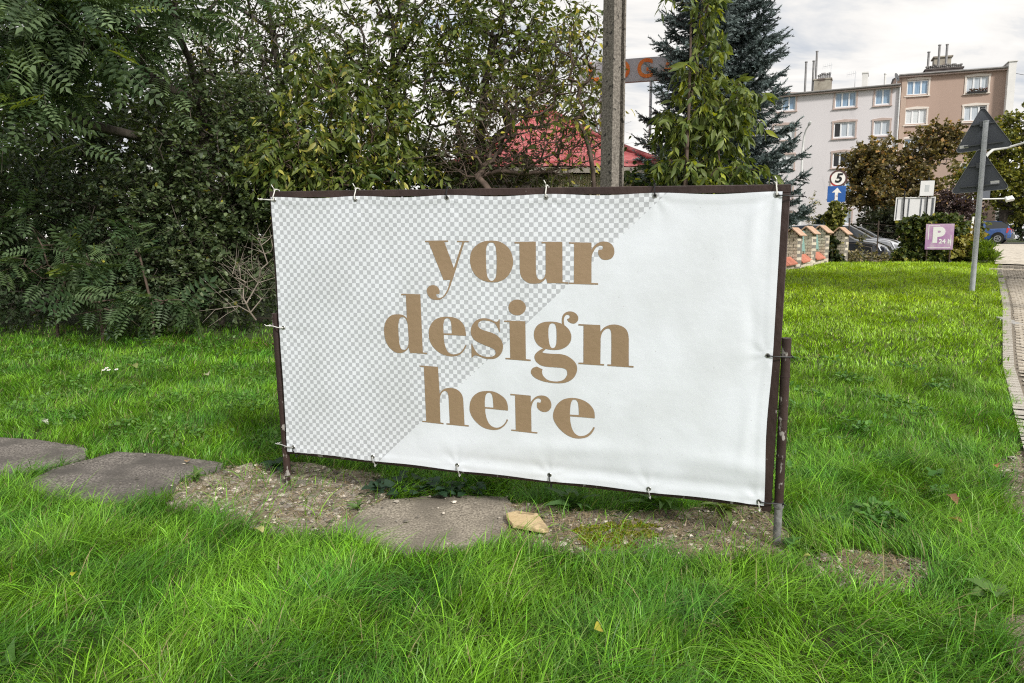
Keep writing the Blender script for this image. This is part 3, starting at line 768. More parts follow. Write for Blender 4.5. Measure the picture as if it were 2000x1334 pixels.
def add_grass(sets):
    Vc, ltc, lic, Cc, off = [], [], [], [], 0
    for V, lt, li, C in sets:
        Vc.append(V); ltc.append(lt); lic.append(li + off); Cc.append(C); off += len(V)
    o = link('grass', npmesh('grass', np.concatenate(Vc), np.concatenate(ltc), np.concatenate(lic), BLADE, np.concatenate(Cc), smooth=True))
    o['kind'] = 'stuff'
    return o
fl = lambda y: -.78 * y - .5
fr = lambda y: .78 * y + .5
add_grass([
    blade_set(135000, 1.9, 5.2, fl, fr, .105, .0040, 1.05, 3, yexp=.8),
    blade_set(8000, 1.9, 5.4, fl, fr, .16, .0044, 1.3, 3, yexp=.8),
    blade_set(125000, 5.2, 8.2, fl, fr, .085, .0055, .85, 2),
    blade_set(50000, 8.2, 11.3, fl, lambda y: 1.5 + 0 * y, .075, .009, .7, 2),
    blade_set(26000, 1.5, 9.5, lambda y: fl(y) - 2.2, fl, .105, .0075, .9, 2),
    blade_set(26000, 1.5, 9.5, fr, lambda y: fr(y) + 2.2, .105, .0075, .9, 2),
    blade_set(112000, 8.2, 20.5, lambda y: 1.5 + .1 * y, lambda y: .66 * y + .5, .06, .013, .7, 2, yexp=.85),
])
# small round leaves between the blades
def ground_leaves(name, n, ya, yb, xa, xb, size, c1, c2, pick, z0=.02, tm=T_ROUND, z1=.05):
    y = rng.uniform(ya, yb, n); x = rng.uniform(0, 1, n) * (xb(y) - xa(y)) + xa(y)
    k = lawn_mask(x, y) & pick(x, y); x, y = x[k], y[k]
    P = np.stack([x, y, gh(x, y) + rng.uniform(z0, z1, len(x))], -1)
    D = rng.normal(size=P.shape); D[:, 2] = .35
    o = leaves(name, P, D, size * rng.uniform(.6, 1.4, len(x)), tm, c1, c2, None, upbias=1.6)
    o['kind'] = 'stuff'
ground_leaves('clover', 26000, 5.4, 10.6, fl, lambda y: 0 * y + .5, .035, (.07, .19, .03), (.16, .29, .06), lambda x, y: snoise(x, y, 1.0, 61) + .5 * snoise(x, y, .3, 62) > .18, .04, T_ROUND, .085)
ground_leaves('ground_cover', 9000, 3.6, 8.5, lambda y: .30 * y, lambda y: .6 * y, .05, (.06, .17, .03), (.13, .26, .05), lambda x, y: snoise(x, y, .7, 63) > .3, .03, T_OVAL, .08)
ground_leaves('fallen_leaves', 900, 9.2, 11.4, fl, lambda y: 0 * y + 1.5, .05, (.10, .06, .03), (.26, .19, .10), lambda x, y: y > -100, .01, T_OVAL, .03)
# ------------------------------------------------------------------ billboard frame and banner
BO = Vector((-1.44479, 4.54143, 1.86695))
BE1 = Vector((0.94940845, -0.31381553, -0.01197521)); BE2 = Vector((0.00647915, 0.0576975, -0.99831309)); BN = -Vector((0.31397709, 0.94772929, 0.05681175))
BW, BH = 2.8967, 1.6
def B(u, v, d=0.0):
    return BO + BE1 * u + BE2 * v + BN * d
AXB = (BE1, BE2, BN)
def paint(name, chips):
    return mat(name, (.030, .0175, .016), (.050, .030, .026), 6, .48, .25, 35, stretch=(1, 1, .5), c3=(.30, .28, .26), s3=26, lo3=.60 if chips else .70, hi3=.64 if chips else .74)
M_PAINT = paint('dark_brown_paint', False)
M_CHIP = paint('chipped_brown_paint', True)
M_RUSTG = mat('bare_zinc', (.13, .128, .125), (.25, .25, .245), 20, .65, .3, 50, c3=(.07, .045, .035), s3=14, lo3=.58, hi3=.66, metal=.2)
rt = thing('billboard_frame', 'dark brown steel tube frame on two pipe legs holding the white banner', 'billboard frame', (B(1.45, 1.87).x, B(1.45, 1.87).y, 0))
def rail(name, u0, u1, v0, v1, d0=-.038, d1=.0, mt=M_PAINT):
    b = MB(); c = B((u0 + u1) / 2, (v0 + v1) / 2, (d0 + d1) / 2)
    b.box(c, (u1 - u0, v1 - v0, d1 - d0), ax=AXB)
    return b.build(name, mt, rt, bevel=.003)
rail('top_rail', -.024, 2.936, -.034, .006)
rail('bottom_rail', .012, 2.886, 1.588, 1.622, mt=M_CHIP)
rail('side_rail', -.024, .012, .0065, 1.625)
rail('side_rail', 2.8865, 2.934, .0065, 1.640)
def pipe(u_t, v_t, u_b, v_b, v_mid, r1, r2, mats):
    b = MB(); D0 = -.012
    A, M, E = B(u_t, v_t, D0), B(u_t + (u_b - u_t) * (v_mid - v_t) / (v_b - v_t), v_mid, D0), B(u_b, v_b + .25, D0)
    b.tube([A, M], r1, 14, 0)
    vz = v_t
    for fr in (.22, .47, .70):                       # welded collars and weld beads
        P = A.lerp(M, fr); b.tube([P - Vector((0, 0, .004)), P + Vector((0, 0, .004))], r1 + .0022, 14, 0)
    b.tube([M, E], r2, 14, 1)
    b.tube([M + Vector((0, 0, .012)), M - Vector((0, 0, .012))], r1 + .003, 14, 1)
    return b.build('leg', mats, rt, smooth=False)
o = pipe(-.047, .712, -.030, 1.88, 1.76, .0225, .0165, [M_CHIP, M_CHIP])
o = pipe(2.958, .718, 2.972, 1.84, 1.60, .0232, .0205, [M_CHIP, M_RUSTG])
o['label'] = 'right leg pipe with brown paint flaked to bare grey metal low down'

EY = [(.024, .018), (.576, .020), (1.15, .015), (1.72, .017), (2.29, .014), (2.872, .018),
      (.049, 1.566), (.616, 1.572), (1.178, 1.565), (1.742, 1.562), (2.301, 1.579), (2.870, 1.580), (.030, .795), (2.872, .806)]
def bdisp(u, v):
    """gentle unevenness of the stretched cloth, metres towards the viewer"""
    u = np.asarray(u, float); v = np.asarray(v, float)
    d = .020 + 0 * u
    d = d + .010 * np.sin(u * 1.08) * np.sin(v * 1.96)                                # slack belly
    d = d + .0035 * snoise(u, v, .9, 71) + .0012 * snoise(u, v, .28, 72)
    # long ripple above the lower hem
    d = d + .0075 * np.exp(-((v - 1.42 - .04 * np.sin(u * 2.1)) / .055) ** 2) * np.clip((u - .9) / .5, 0, 1) * (.6 + .4 * np.sin(u * 7 + 1))
    d = d - .005 * np.exp(-((v - 1.52) / .03) ** 2) * np.clip((u - .9) / .5, 0, 1)
    # pull folds running in from the eyelets
    for k, (a, b) in enumerate(EY):
        rr = np.hypot(u - a, v - b) + 1e-6; th = np.arctan2(v - b, u - a)
        d = d + .0024 * np.exp(-rr / .10) * np.cos(th * 7 + k * 1.7) * np.clip(rr / .02, 0, 1)
    d = d + .004 * np.exp(-((u - 2.79 + .02 * np.sin(v * 5)) / .03) ** 2) * np.sin(v * 6 + .5)
    # folded hems all round
    e_ = np.minimum(np.minimum(u, BW - u), np.minimum(v, BH - v))
    d = d + .0016 * (1 - np.clip((e_ - .036) / .006, 0, 1))
    return d
def bedge(u, v):
    """scalloped outline between the eyelets"""
    su = .5 - .5 * np.cos(2 * np.pi * (u - .024) / .57)
    tv = (1 - v / BH); v2 = v + tv ** 6 * (.010 * su) - (v / BH) ** 6 * (.006 * su)
    sv = np.sin(np.pi * np.clip(v / .8 % 1.0, 0, 1)) ** 2
    u2 = u + (1 - u / BW) ** 8 * .006 * sv - (u / BW) ** 8 * .010 * np.sin(np.pi * np.clip((v - .8) / .78, 0, 1)) ** 2
    return u2, v2
def bpos(U, V_, extra=0.0):
    U2, V2 = bedge(U, V_)
    d = bdisp(U, V_) + extra
    o_, e1, e2, n_ = (np.array(tuple(q_)) for q_ in (BO, BE1, BE2, BN))
    return o_ + U2[..., None] * e1 + V2[..., None] * e2 + d[..., None] * n_
bn = thing('banner', 'white banner printed with a grey checkerboard half and the words your design here', 'banner', tuple(B(BW / 2, BH)))
nu, nv = 242, 134
UU, VV = np.meshgrid(np.linspace(0, BW, nu), np.linspace(0, BH, nv))
me_i = np.arange(nu * nv).reshape(nv, nu)
q = np.stack([me_i[1:, :-1], me_i[1:, 1:], me_i[:-1, 1:], me_i[:-1, :-1]], -1).reshape(-1)
bme = npmesh('sheet', bpos(UU, VV).reshape(-1, 3) - np.array(tuple(ORG[bn.name])), np.full(len(q) // 4, 4), q, [], smooth=True)
uvl = bme.uv_layers.new(name='UVMap')
uvv = np.stack([UU, VV], -1).reshape(-1, 2)[q]
uvl.data.foreach_set('uv', uvv.astype(np.float32).ravel())
def banner_mat():
    m = bpy.data.materials.new('printed_pvc'); m.use_nodes = True
    t = m.node_tree; b = t.nodes['Principled BSDF']
    b.inputs['Roughness'].default_value = .42; b.inputs['Specular IOR Level'].default_value = .35
    tcn = t.nodes.new('ShaderNodeTexCoord')
    ck = t.nodes.new('ShaderNodeTexChecker'); ck.inputs['Scale'].default_value = 1 / .02545
    ck.inputs[1].default_value = (.74, .775, .83, 1); ck.inputs[2].default_value = (.47, .49, .525, 1)
    of = t.nodes.new('ShaderNodeMapping'); of.inputs['Location'].default_value = (.004, .006, .01)
    t.links.new(tcn.outputs['UV'], of.inputs[0]); t.links.new(of.outputs[0], ck.inputs[0])
    sp = t.nodes.new('ShaderNodeSeparateXYZ'); t.links.new(tcn.outputs['UV'], sp.inputs[0])
    # print border runs from (2.341, .009) to (.683, 1.575)
    a = t.nodes.new('ShaderNodeMath'); a.operation = 'MULTIPLY'; a.inputs[1].default_value = (2.341 - .683) / (1.575 - .009)
    t.links.new(sp.outputs[1], a.inputs[0])
    s = t.nodes.new('ShaderNodeMath'); s.operation = 'ADD'; t.links.new(a.outputs[0], s.inputs[0]); t.links.new(sp.outputs[0], s.inputs[1])
    g = t.nodes.new('ShaderNodeMath'); g.operation = 'LESS_THAN'; g.inputs[1].default_value = 2.341 + .009 * 1.0587
    t.links.new(s.outputs[0], g.inputs[0])
    mxn = t.nodes.new('ShaderNodeMix'); mxn.data_type = 'RGBA'
    t.links.new(g.outputs[0], mxn.inputs[0]); mxn.inputs[6].default_value = (.715, .752, .81, 1)
    t.links.new(ck.outputs[0], mxn.inputs[7])
    # dust specks and faint grime
    n = t.nodes.new('ShaderNodeTexNoise'); n.inputs['Scale'].default_value = 3.0; n.inputs['Detail'].default_value = 7; t.links.new(tcn.outputs['UV'], n.inputs[0])
    r = t.nodes.new('ShaderNodeValToRGB'); r.color_ramp.elements[0].position = .30; r.color_ramp.elements[0].color = (.90, .90, .885, 1); r.color_ramp.elements[1].position = .62; r.color_ramp.elements[1].color = (1, 1, 1, 1)
    t.links.new(n.outputs[0], r.inputs[0])
    n2_ = t.nodes.new('ShaderNodeTexVoronoi'); n2_.inputs['Scale'].default_value = 13; t.links.new(tcn.outputs['UV'], n2_.inputs[0])
    r2_ = t.nodes.new('ShaderNodeValToRGB'); r2_.color_ramp.elements[0].position = .018; r2_.color_ramp.elements[0].color = (.55, .52, .48, 1); r2_.color_ramp.elements[1].position = .05; r2_.color_ramp.elements[1].color = (1, 1, 1, 1)
    t.links.new(n2_.outputs['Distance'], r2_.inputs[0])
    mu = t.nodes.new('ShaderNodeMix'); mu.data_type = 'RGBA'; mu.blend_type = 'MULTIPLY'; mu.inputs[0].default_value = 1
    t.links.new(mxn.outputs[2], mu.inputs[6]); t.links.new(r.outputs[0], mu.inputs[7])
    mu2 = t.nodes.new('ShaderNodeMix'); mu2.data_type = 'RGBA'; mu2.blend_type = 'MULTIPLY'; mu2.inputs[0].default_value = .6
    t.links.new(mu.outputs[2], mu2.inputs[6]); t.links.new(r2_.outputs[0], mu2.inputs[7])
    t.links.new(mu2.outputs[2], b.inputs['Base Color'])
    # woven scrim
    w = t.nodes.new('ShaderNodeTexNoise'); w.inputs['Scale'].default_value = 14; w.inputs['Detail'].default_value = 8; t.links.new(tcn.outputs['UV'], w.inputs[0])
    bp = t.nodes.new('ShaderNodeBump'); bp.inputs['Strength'].default_value = .25; bp.inputs['Distance'].default_value = .006
    t.links.new(w.outputs[0], bp.inputs['Height']); t.links.new(bp.outputs[0], b.inputs['Normal'])
    return m
bme.materials.append(banner_mat())
link('sheet', bme, bn)
M_INK = mat('brown_ink', (.275, .195, .120), (.305, .215, .135), 2.0, .45, .12, 30)
def catmull(pts):
    n = len(pts); o_ = []
    for i in range(n):
        p0, p1, p2, p3 = pts[i - 1], pts[i], pts[(i + 1) % n], pts[(i + 2) % n]
        a = np.array(p0[:2], float); b = np.array(p1[:2], float); c = np.array(p2[:2], float); d = np.array(p3[:2], float)
        c1, c2 = len(p1) == 3, len(p2) == 3
        if c1 and c2: o_.append(b); continue
        L_ = np.linalg.norm(c - b)
        t1 = (c - b) if c1 else (c - a) / max(np.linalg.norm(c - a), 1e-6) * L_
        t2 = (c - b) if c2 else (d - b) / max(np.linalg.norm(d - b), 1e-6) * L_
        if c1: t1 = 1.5 * (c - b) - .5 * t2
        if c2: t2 = 1.5 * (c - b) - .5 * t1
        for k in range(6):
            u = k / 6
            o_.append((2 * u ** 3 - 3 * u ** 2 + 1) * b + (u ** 3 - 2 * u ** 2 + u) * t1 + (-2 * u ** 3 + 3 * u ** 2) * c + (u ** 3 - u ** 2) * t2)
    return np.array(o_)
def fill_outline(outs, dims=2):
    cu = bpy.data.curves.new('outline', 'CURVE'); cu.dimensions = '2D'; cu.fill_mode = 'FRONT'
    for o_ in outs:
        s = cu.splines.new('POLY'); s.points.add(len(o_) - 1); s.use_cyclic_u = True
        for i, p in enumerate(o_): s.points[i].co = (p[0], p[1], 0, 1)
    ob = bpy.data.objects.new('outline', cu); COL.objects.link(ob)
    dg = bpy.context.evaluated_depsgraph_get()
    me = bpy.data.meshes.new_from_object(ob.evaluated_get(dg), depsgraph=dg)
    bpy.data.objects.remove(ob); bpy.data.curves.remove(cu)
    return me
for ch, outs in GLYPHS:
    me = fill_outline([catmull([(p[0] / 1e4, p[1] / 1e4) + tuple(p[2:]) for p in o_]) for o_ in outs])
    bm = bmesh.new(); bm.from_mesh(me); bpy.data.meshes.remove(me)
    bmesh.ops.remove_doubles(bm, verts=bm.verts, dist=1e-6)
    us = [v.co.x for v in bm.verts]; vs_ = [v.co.y for v in bm.verts]
    for c in np.arange(min(us) + .02, max(us), .03):
        bmesh.ops.bisect_plane(bm, geom=bm.verts[:] + bm.edges[:] + bm.faces[:], plane_co=(c, 0, 0), plane_no=(1, 0, 0))
    for c in np.arange(min(vs_) + .02, max(vs_), .03):
        bmesh.ops.bisect_plane(bm, geom=bm.verts[:] + bm.edges[:] + bm.faces[:], plane_co=(0, c, 0), plane_no=(0, 1, 0))
    U = np.array([v.co.x for v in bm.verts]); V_ = np.array([v.co.y for v in bm.verts])
    Pp = bpos(U, V_, .0014) - np.array(tuple(ORG[bn.name]))
    for v, p in zip(bm.verts, Pp): v.co = p
    bm.normal_update()
    for f in bm.faces:
        if f.normal.dot(BN) < 0: f.normal_flip()
    me = bpy.data.meshes.new('letter'); bm.to_mesh(me); bm.free(); me.materials.append(M_INK)
    for p in me.polygons: p.use_smooth = True
    link('letter', me, bn)
M_EYE = mat('zinc_eyelet', (.35, .35, .34), (.5, .5, .48), 40, .35, metal=.9)
M_HOLE = M_BLACK
def bpt(u, v, d):
    return Vector(bpos(np.array([u]), np.array([v]), d)[0])
for u, v in EY:
    b = MB(); c = bpt(u, v, 0)
    pts = [(.006, .0006), (.0075, .0032), (.0115, .0030), (.0135, .0006)]
    n = 18
    base = len(b.v)
    for r_, d_ in pts:
        for j in range(n):
            t_ = 6.28318 * j / n; b.v.append(c + (BE1 * math.cos(t_) + BE2 * math.sin(t_)) * r_ + BN * d_)
    for k in range(3):
        for j in range(n):
            b.f.append([base + k * n + j, base + k * n + (j + 1) % n, base + (k + 1) * n + (j + 1) % n, base + (k + 1) * n + j]); b.m.append(0)
    b.disc(c + BN * .0012, BN, .0062, n, 1)
    b.build('eyelet', [M_EYE, M_HOLE], bn)
# cable ties: a flat strap from the eyelet round the rail, with its square head and a cut tail
def tie(u, v, way, mt, label, r=.0033, tail=None):
    tail = tail if tail is not None else (.03 if way != 'b' else .010)
    ex, ey = {'t': (0, -1), 'b': (0, 1), 'l': (-1, 0), 'r': (1, 0)}[way]
    def Q(k, s, d): return B(u + ex * k + ey * s, v + ey * k + ex * s, d)
    far = {'t': v + .034 + .006, 'b': 1.628 - v, 'l': u + .075, 'r': 2.985 - u}[way]
    s0 = .004
    c0 = float(bdisp(u, v))
    p = [Q(0, 0, c0 - .004), Q(.003, 0, c0 + .006), Q(far * .35, s0 * .3, c0 + .009), Q(far * .75, s0, .012), Q(far, s0, .006), Q(far + .006, s0, -.016), Q(far, s0, -.041), Q(far * .5, s0, -.046), Q(.006, 0, -.044), Q(0, 0, c0 - .010)]
    b = MB(); b.tube(p, r, 6)
    hp = Q(far + .004, s0 + .002, .004); b.box(hp, (.010, .010, .008), ax=AXB)
    b.tube([hp, hp + (Q(1, 0, 0) - Q(0, 0, 0)).normalized() * tail * .5 + BN * tail * .55, hp + (Q(1, .3, 0) - Q(0, 0, 0)).normalized() * tail + BN * tail * .5], [r * .85, r * .8, r * .6], 6)
    root = b.build('cable_tie', mt, None, loc=tuple(p[0]))
    tag(root, label, 'cable tie', 'cable ties holding the banner to its frame')
M_GREYP = mat('greyed_plastic', (.33, .33, .32), (.45, .45, .43), 40, .5)
TOPS = [(0, M_WHITEP, 'white cable tie over the top rail in the upper left corner'), (1, M_WHITEP, 'white cable tie over the top rail, first in from the upper left corner'), (2, M_BLACK, 'black cable tie over the top rail above the letter y'),
        (3, M_WHITEP, 'white cable tie over the top rail, just left of the concrete pole'), (4, M_BLACK, 'black cable tie over the top rail where the checkerboard ends'), (5, M_WHITEP, 'white cable tie over the top rail in the upper right corner')]
for i, mt, lb in TOPS: tie(*EY[i], 't', mt, lb)
for i, mt, lb in [(6, M_BLACK, 'black cable tie round the bottom rail in the lower left corner'), (7, M_GREYP, 'grey cable tie round the bottom rail under the end of the checkerboard'), (8, M_GREYP, 'grey cable tie round the bottom rail above the ivy clump'),
                  (9, M_BLACK, 'black cable tie round the bottom rail above the broken yellow tile'), (10, M_GREYP, 'grey cable tie round the bottom rail above the mossy ground'), (11, M_WHITEP, 'white cable tie round the bottom rail beside the right leg')]:
    tie(*EY[i], 'b', mt, lb)
tie(*EY[0], 'l', M_WHITEP, 'white cable tie round the left rail at the top corner', tail=.02)
tie(*EY[12], 'l', M_WHITEP, 'white cable tie round the top end of the left leg')
tie(*EY[6], 'l', M_GREYP, 'grey cable tie round the left leg near the bottom rail', tail=.015)
tie(*EY[5], 'r', M_BLACK, 'black cable tie round the right rail at the top corner', tail=.02)
tie(*EY[13], 'r', M_BLACK, 'black cable tie round the top end of the right leg', tail=.012)
tie(*EY[11], 'r', M_BLACK, 'black cable tie round the right leg at the lower corner', tail=.015)

# ------------------------------------------------------------------ text helper (built-in font)
def text_mb(s, size, org, ax, ay, mt, name, parent, shear=0, off=0.0, sx=1.0, depth=.004):
    cu = bpy.data.curves.new('text', 'FONT'); cu.body = s; cu.size = size; cu.align_x = 'CENTER'; cu.align_y = 'CENTER'; cu.shear = shear; cu.offset = off; cu.extrude = depth / 2; cu.resolution_u = 4
    ob = bpy.data.objects.new('text', cu); COL.objects.link(ob)
    dg = bpy.context.evaluated_depsgraph_get()
    me = bpy.data.meshes.new_from_object(ob.evaluated_get(dg), depsgraph=dg)
    bpy.data.objects.remove(ob); bpy.data.curves.remove(cu)
    ax = Vector(ax).normalized(); ay = Vector(ay).normalized(); az_ = ax.cross(ay)
    o_ = Vector(org) - ORG[parent.name]
    for v in me.vertices:
        v.co = o_ + ax * v.co.x * sx + ay * v.co.y + az_ * v.co.z
    me.materials.clear(); me.materials.append(mt); me.name = name
    return link(name, me, parent)

# ------------------------------------------------------------------ concrete utility pole
M_POLE = mat('pole_concrete', (.105, .092, .078), (.245, .22, .19), 42, .93, .45, 70, lo=.36, hi=.66, c3=(.035, .032, .028), s3=17, lo3=.615, hi3=.66)
pc = at(1195, 365, 8.6)
pl = thing('utility_pole', 'tall weathered grey concrete pole standing behind the banner', 'utility pole', (pc.x, pc.y, G(pc.x, pc.y)))
b = MB()
th = R(-55)
a1 = Vector((math.cos(th), math.sin(th), 0)); b1 = Vector((-math.sin(th), math.cos(th), 0))   # a1 points right-front, b1 right-back
def sec(z, h):
    P = [(-h, -h), (h, -h), (h, h * .22), (h * .40, h * .26), (h * .40, h * .70), (h, h * .74), (h, h), (-h, h), (-h, h * .7), (-h * .62, h * .64), (-h * .62, h * .36), (-h, h * .3)]
    return [Vector((pc.x, pc.y, z)) + a1 * p + b1 * q_ for p, q_ in P]
z0 = G(pc.x, pc.y) - .3
zs = np.linspace(z0, 8.6, 2)
i0 = 0
for k, z in enumerate(zs):
    h = .099 - .0022 * (z - z0)
    b.v += sec(z, h)
for k in range(len(zs) - 1):
    for j in range(12):
        b.f.append([k * 12 + j, k * 12 + (j + 1) % 12, (k + 1) * 12 + (j + 1) % 12, (k + 1) * 12 + j]); b.m.append(0)
b.f.append([(len(zs) - 1) * 12 + j for j in range(12)]); b.m.append(0)
b.build('shaft', M_POLE, pl)
for k in range(9):                                     # mould slots along the groove
    z = 1.7 + k * .62
    s_ = MB(); c = Vector((pc.x, pc.y, z)) + a1 * .041 + b1 * .047
    s_.box(c, (.004, .016, .20), ax=(a1, b1, Vector((0, 0, 1)))); s_.build('slot', M_BLACK, pl)

# ------------------------------------------------------------------ kiosk with the red hipped roof, and the old sign above it
M_RED = mat('red_roof_metal', (.40, .085, .092), (.54, .19, .19), 4, .5, .3, 30, c3=(.36, .055, .06), s3=2.2, lo3=.5, hi3=.7)
M_CREAM = mat('cream_cladding', (.66, .58, .41), (.76, .68, .50), 5, .7)
M_WOOD = mat('grey_board', (.20, .18, .15), (.30, .27, .23), 10, .9, stretch=(.3, 1, 1))
M_DARKW = mat('dark_wood', (.05, .04, .033), (.09, .075, .06), 10, .9)
yf, yb_ = 13.8, 18.0
eL, eR = at(880, 320, yf), at(1316, 329, yf)
ze = eL.z * .5 + eR.z * .5
ap = at(1062, 214, (yf + yb_) / 2)
kz = G(eL.x / 2 + eR.x / 2, 15)
kk = thing('kiosk', 'small cream kiosk with a red metal hipped roof behind the bare shrub', 'kiosk', ((eL.x + eR.x) / 2, 15.9, kz))
x0, x1 = eL.x, eR.x
cs = [Vector((x0, yf, ze)), Vector((x1, yf, ze)), Vector((x1, yb_, ze)), Vector((x0, yb_, ze))]
b = MB(); nrow = 12
def prof(t): return t, (t ** 1.35)                    # bell-curved slope
for i in range(4):
    A_, B_ = cs[i], cs[(i + 1) % 4]
    for k in range(nrow):
        t0, t1 = k / nrow, (k + 1) / nrow
        def pt(P, t, dz=0): 
            q_ = P.lerp(Vector((ap.x, ap.y, ze)), t); q_.z = ze + (ap.z - ze) * (t ** 1.22) + dz; return q_
        m = 10
        for j in range(m):
            f0, f1 = j / m, (j + 1) / m
            w0, w1 = .022 * (j % 2), .022 * ((j + 1) % 2)
            p00 = pt(A_, t0).lerp(pt(B_, t0), f0); p01 = pt(A_, t0).lerp(pt(B_, t0), f1); p11 = pt(A_, t1).lerp(pt(B_, t1), f1); p10 = pt(A_, t1).lerp(pt(B_, t1), f0)
            up = Vector((0, 0, 1))
            b.face([p00 + up * (.03 + w0), p01 + up * (.03 + w1), p11 + up * w1, p10 + up * w0])
            b.face([p00 + up * (w0 - .005), p01 + up * (w1 - .005), p01 + up * (.03 + w1), p00 + up * (.03 + w0)])
rf = b.build('roof', M_RED, kk)
for i in range(4):
    c_ = MB(); pts = []
    for t in np.linspace(0, 1, 8):
        q_ = cs[i].lerp(Vector((ap.x, ap.y, ze)), t); q_.z = ze + (ap.z - ze) * (t ** 1.22) + .05; pts.append(q_)
    c_.tube(pts, .055, 8); c_.build('ridge_cap', M_RED, rf)
fb = MB()
for i in range(4):
    A_, B_ = cs[i], cs[(i + 1) % 4]; d = (B_ - A_); mid = (A_ + B_) / 2
    fb.box(mid - Vector((0, 0, .07)) , (d.length - .04, .03, .10), ax=(d.normalized(), Vector((0, 0, 1)).cross(d.normalized()), Vector((0, 0, 1))))
fb.build('eaves_board', M_WOOD, kk)
wx0, wx1 = x0 + .75, x1 - .72; wy0, wy1 = yf + .28, yb_ - .3
def corrug(P, Q_, z0_, z1_, pitch=.042, amp=.011):
    d = (Q_ - P); n_ = int(d.length / pitch * 2); nn = Vector((d.y, -d.x, 0)).normalized(); bb = MB()
    for k in range(n_):
        u0, u1 = k / n_, (k + 1) / n_
        a_ = P + d * u0 + nn * (amp if k % 2 else -amp); c_ = P + d * u1 + nn * (amp if (k + 1) % 2 else -amp)
        bb.face([a_ + Vector((0, 0, z0_)), c_ + Vector((0, 0, z0_)), c_ + Vector((0, 0, z1_)), a_ + Vector((0, 0, z1_))])
    return bb
for P, Q_ in (((wx0, wy0), (wx1, wy0)), ((wx1, wy0), (wx1, wy1)), ((wx1, wy1), (wx0, wy1)), ((wx0, wy1), (wx0, wy0))):
    corrug(Vector((*P, 0)), Vector((*Q_, 0)), kz - .1, ze - .12).build('wall', M_CREAM, kk)
sf = MB(); sf.box(((x0 + x1) / 2, (yf + yb_) / 2, ze - .05), (x1 - x0 - .1, yb_ - yf - .1, .04)); sf.build('soffit', M_DARKW, kk)
dw = MB(); dw.box((wx0 + .55, wy0 - .03, kz + 1.55), (1.0, .05, 1.1)); dw.build('shutter', M_DARKW, kk)

M_SIGNG = mat('grey_sign_sheet', (.40, .40, .425), (.52, .52, .54), 3, .6, c3=(.28, .27, .26), s3=2.2, lo3=.55, hi3=.68)
M_ORANGE = mat('orange_letter', (.72, .15, .012), (.80, .24, .03), 6, .5)
sl_, sr_ = at(1127, 146, 16.2), at(1322, 132, 15.7)
sgn = thing('roof_sign', 'weathered grey panel with orange letters raised above the kiosk roof', 'sign', tuple((sl_ + sr_) / 2 - Vector((0, 0, .24))))
sx_ = (sr_ - sl_).normalized(); sy_ = Vector((0, 0, 1)); sy_ = (sy_ - sx_ * sx_.dot(sy_)).normalized(); sn_ = sx_.cross(sy_)
b = MB(); b.box((sl_ + sr_) / 2, ((sr_ - sl_).length, .47, .10), ax=(sx_, sy_, sn_)); b.build('panel', M_SIGNG, sgn, bevel=.006)
for ch, px in (('L', 1160), ('O', 1215), ('G', 1262), ('A', 1309)):
    t = (px - 1127) / (1322 - 1127); o_ = sl_.lerp(sr_, t) + sn_ * .056
    text_mb(ch, .52, o_, sx_, sy_, M_ORANGE, 'letter', sgn, off=.012, sx=.9, depth=.012)
for t in (.25, .75):
    b = MB(); p = sl_.lerp(sr_, t); b.tube([p - Vector((0, 0, .2)), p - Vector((0, 0, 1.35))], .03, 8)
    b.build('post', M_GALV, sgn)
# ------------------------------------------------------------------ trees and shrubs on the left and behind the banner
def gpt(px, py, Y):
    p = at(px, py, Y); return Vector((p.x, p.y, G(p.x, p.y)))
def bl(px, py, Y, rx, ry, rz, n):
    return (at(px, py, Y), (rx, ry, rz), n)
DK1, DK2 = (.048, .078, .032), (.165, .212, .098)
dark = dict(t=T_OVAL, size=.062, per=26, slen=.42, droop=.25, c1=DK1, c2=DK2, up=.9, odd=(.36, .34, .05), podd=.004, wide=1.2)
def D_(**k):
    d = dict(dark); d.update(k); return d
plant('shrub', 'dense dark green shrub with small leaves, right up against the left end of the banner', 'shrub', gpt(430, 640, 10.7),
      [bl(410, 300, 10.7, 1.05, .8, 1.0, 330), bl(330, 400, 10.5, .9, .7, .8, 240), bl(470, 470, 10.5, .75, .6, .95, 300), bl(390, 560, 10.3, .7, .5, .45, 130), bl(480, 230, 11, .55, .5, .5, 110)],
      D_(), rtip=.004, rbase=.05)
plant('shrub', 'broad dark green shrub low in the hedge, between the pinnate saplings and the dense shrub', 'shrub', gpt(190, 640, 10.6),
      [bl(190, 430, 10.6, 1.0, .7, .8, 300), bl(70, 400, 10.8, .8, .7, .8, 200), bl(270, 520, 10.4, .8, .5, .6, 200), bl(40, 560, 10.6, .7, .5, .5, 130)],
      D_(c1=(.042, .075, .036), c2=(.150, .205, .108), size=.054), rtip=.004, rbase=.045)
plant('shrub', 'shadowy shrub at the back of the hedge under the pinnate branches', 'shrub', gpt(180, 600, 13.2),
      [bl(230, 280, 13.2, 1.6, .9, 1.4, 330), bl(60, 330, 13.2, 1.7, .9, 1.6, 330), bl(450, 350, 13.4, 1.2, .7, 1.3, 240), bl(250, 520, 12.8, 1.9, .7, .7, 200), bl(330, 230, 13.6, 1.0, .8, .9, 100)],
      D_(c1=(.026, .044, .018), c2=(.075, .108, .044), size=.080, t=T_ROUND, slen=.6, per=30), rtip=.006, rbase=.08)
plant('shrub', 'dark shrub beyond the left edge of the frame, end of the hedge', 'shrub', gpt(-260, 640, 10.4),
      [bl(-180, 400, 10.4, 1.4, .9, 1.4, 260), bl(-330, 450, 10.0, 1.2, .9, 1.2, 200)], D_(size=.075, t=T_ROUND), rtip=.005, rbase=.06)
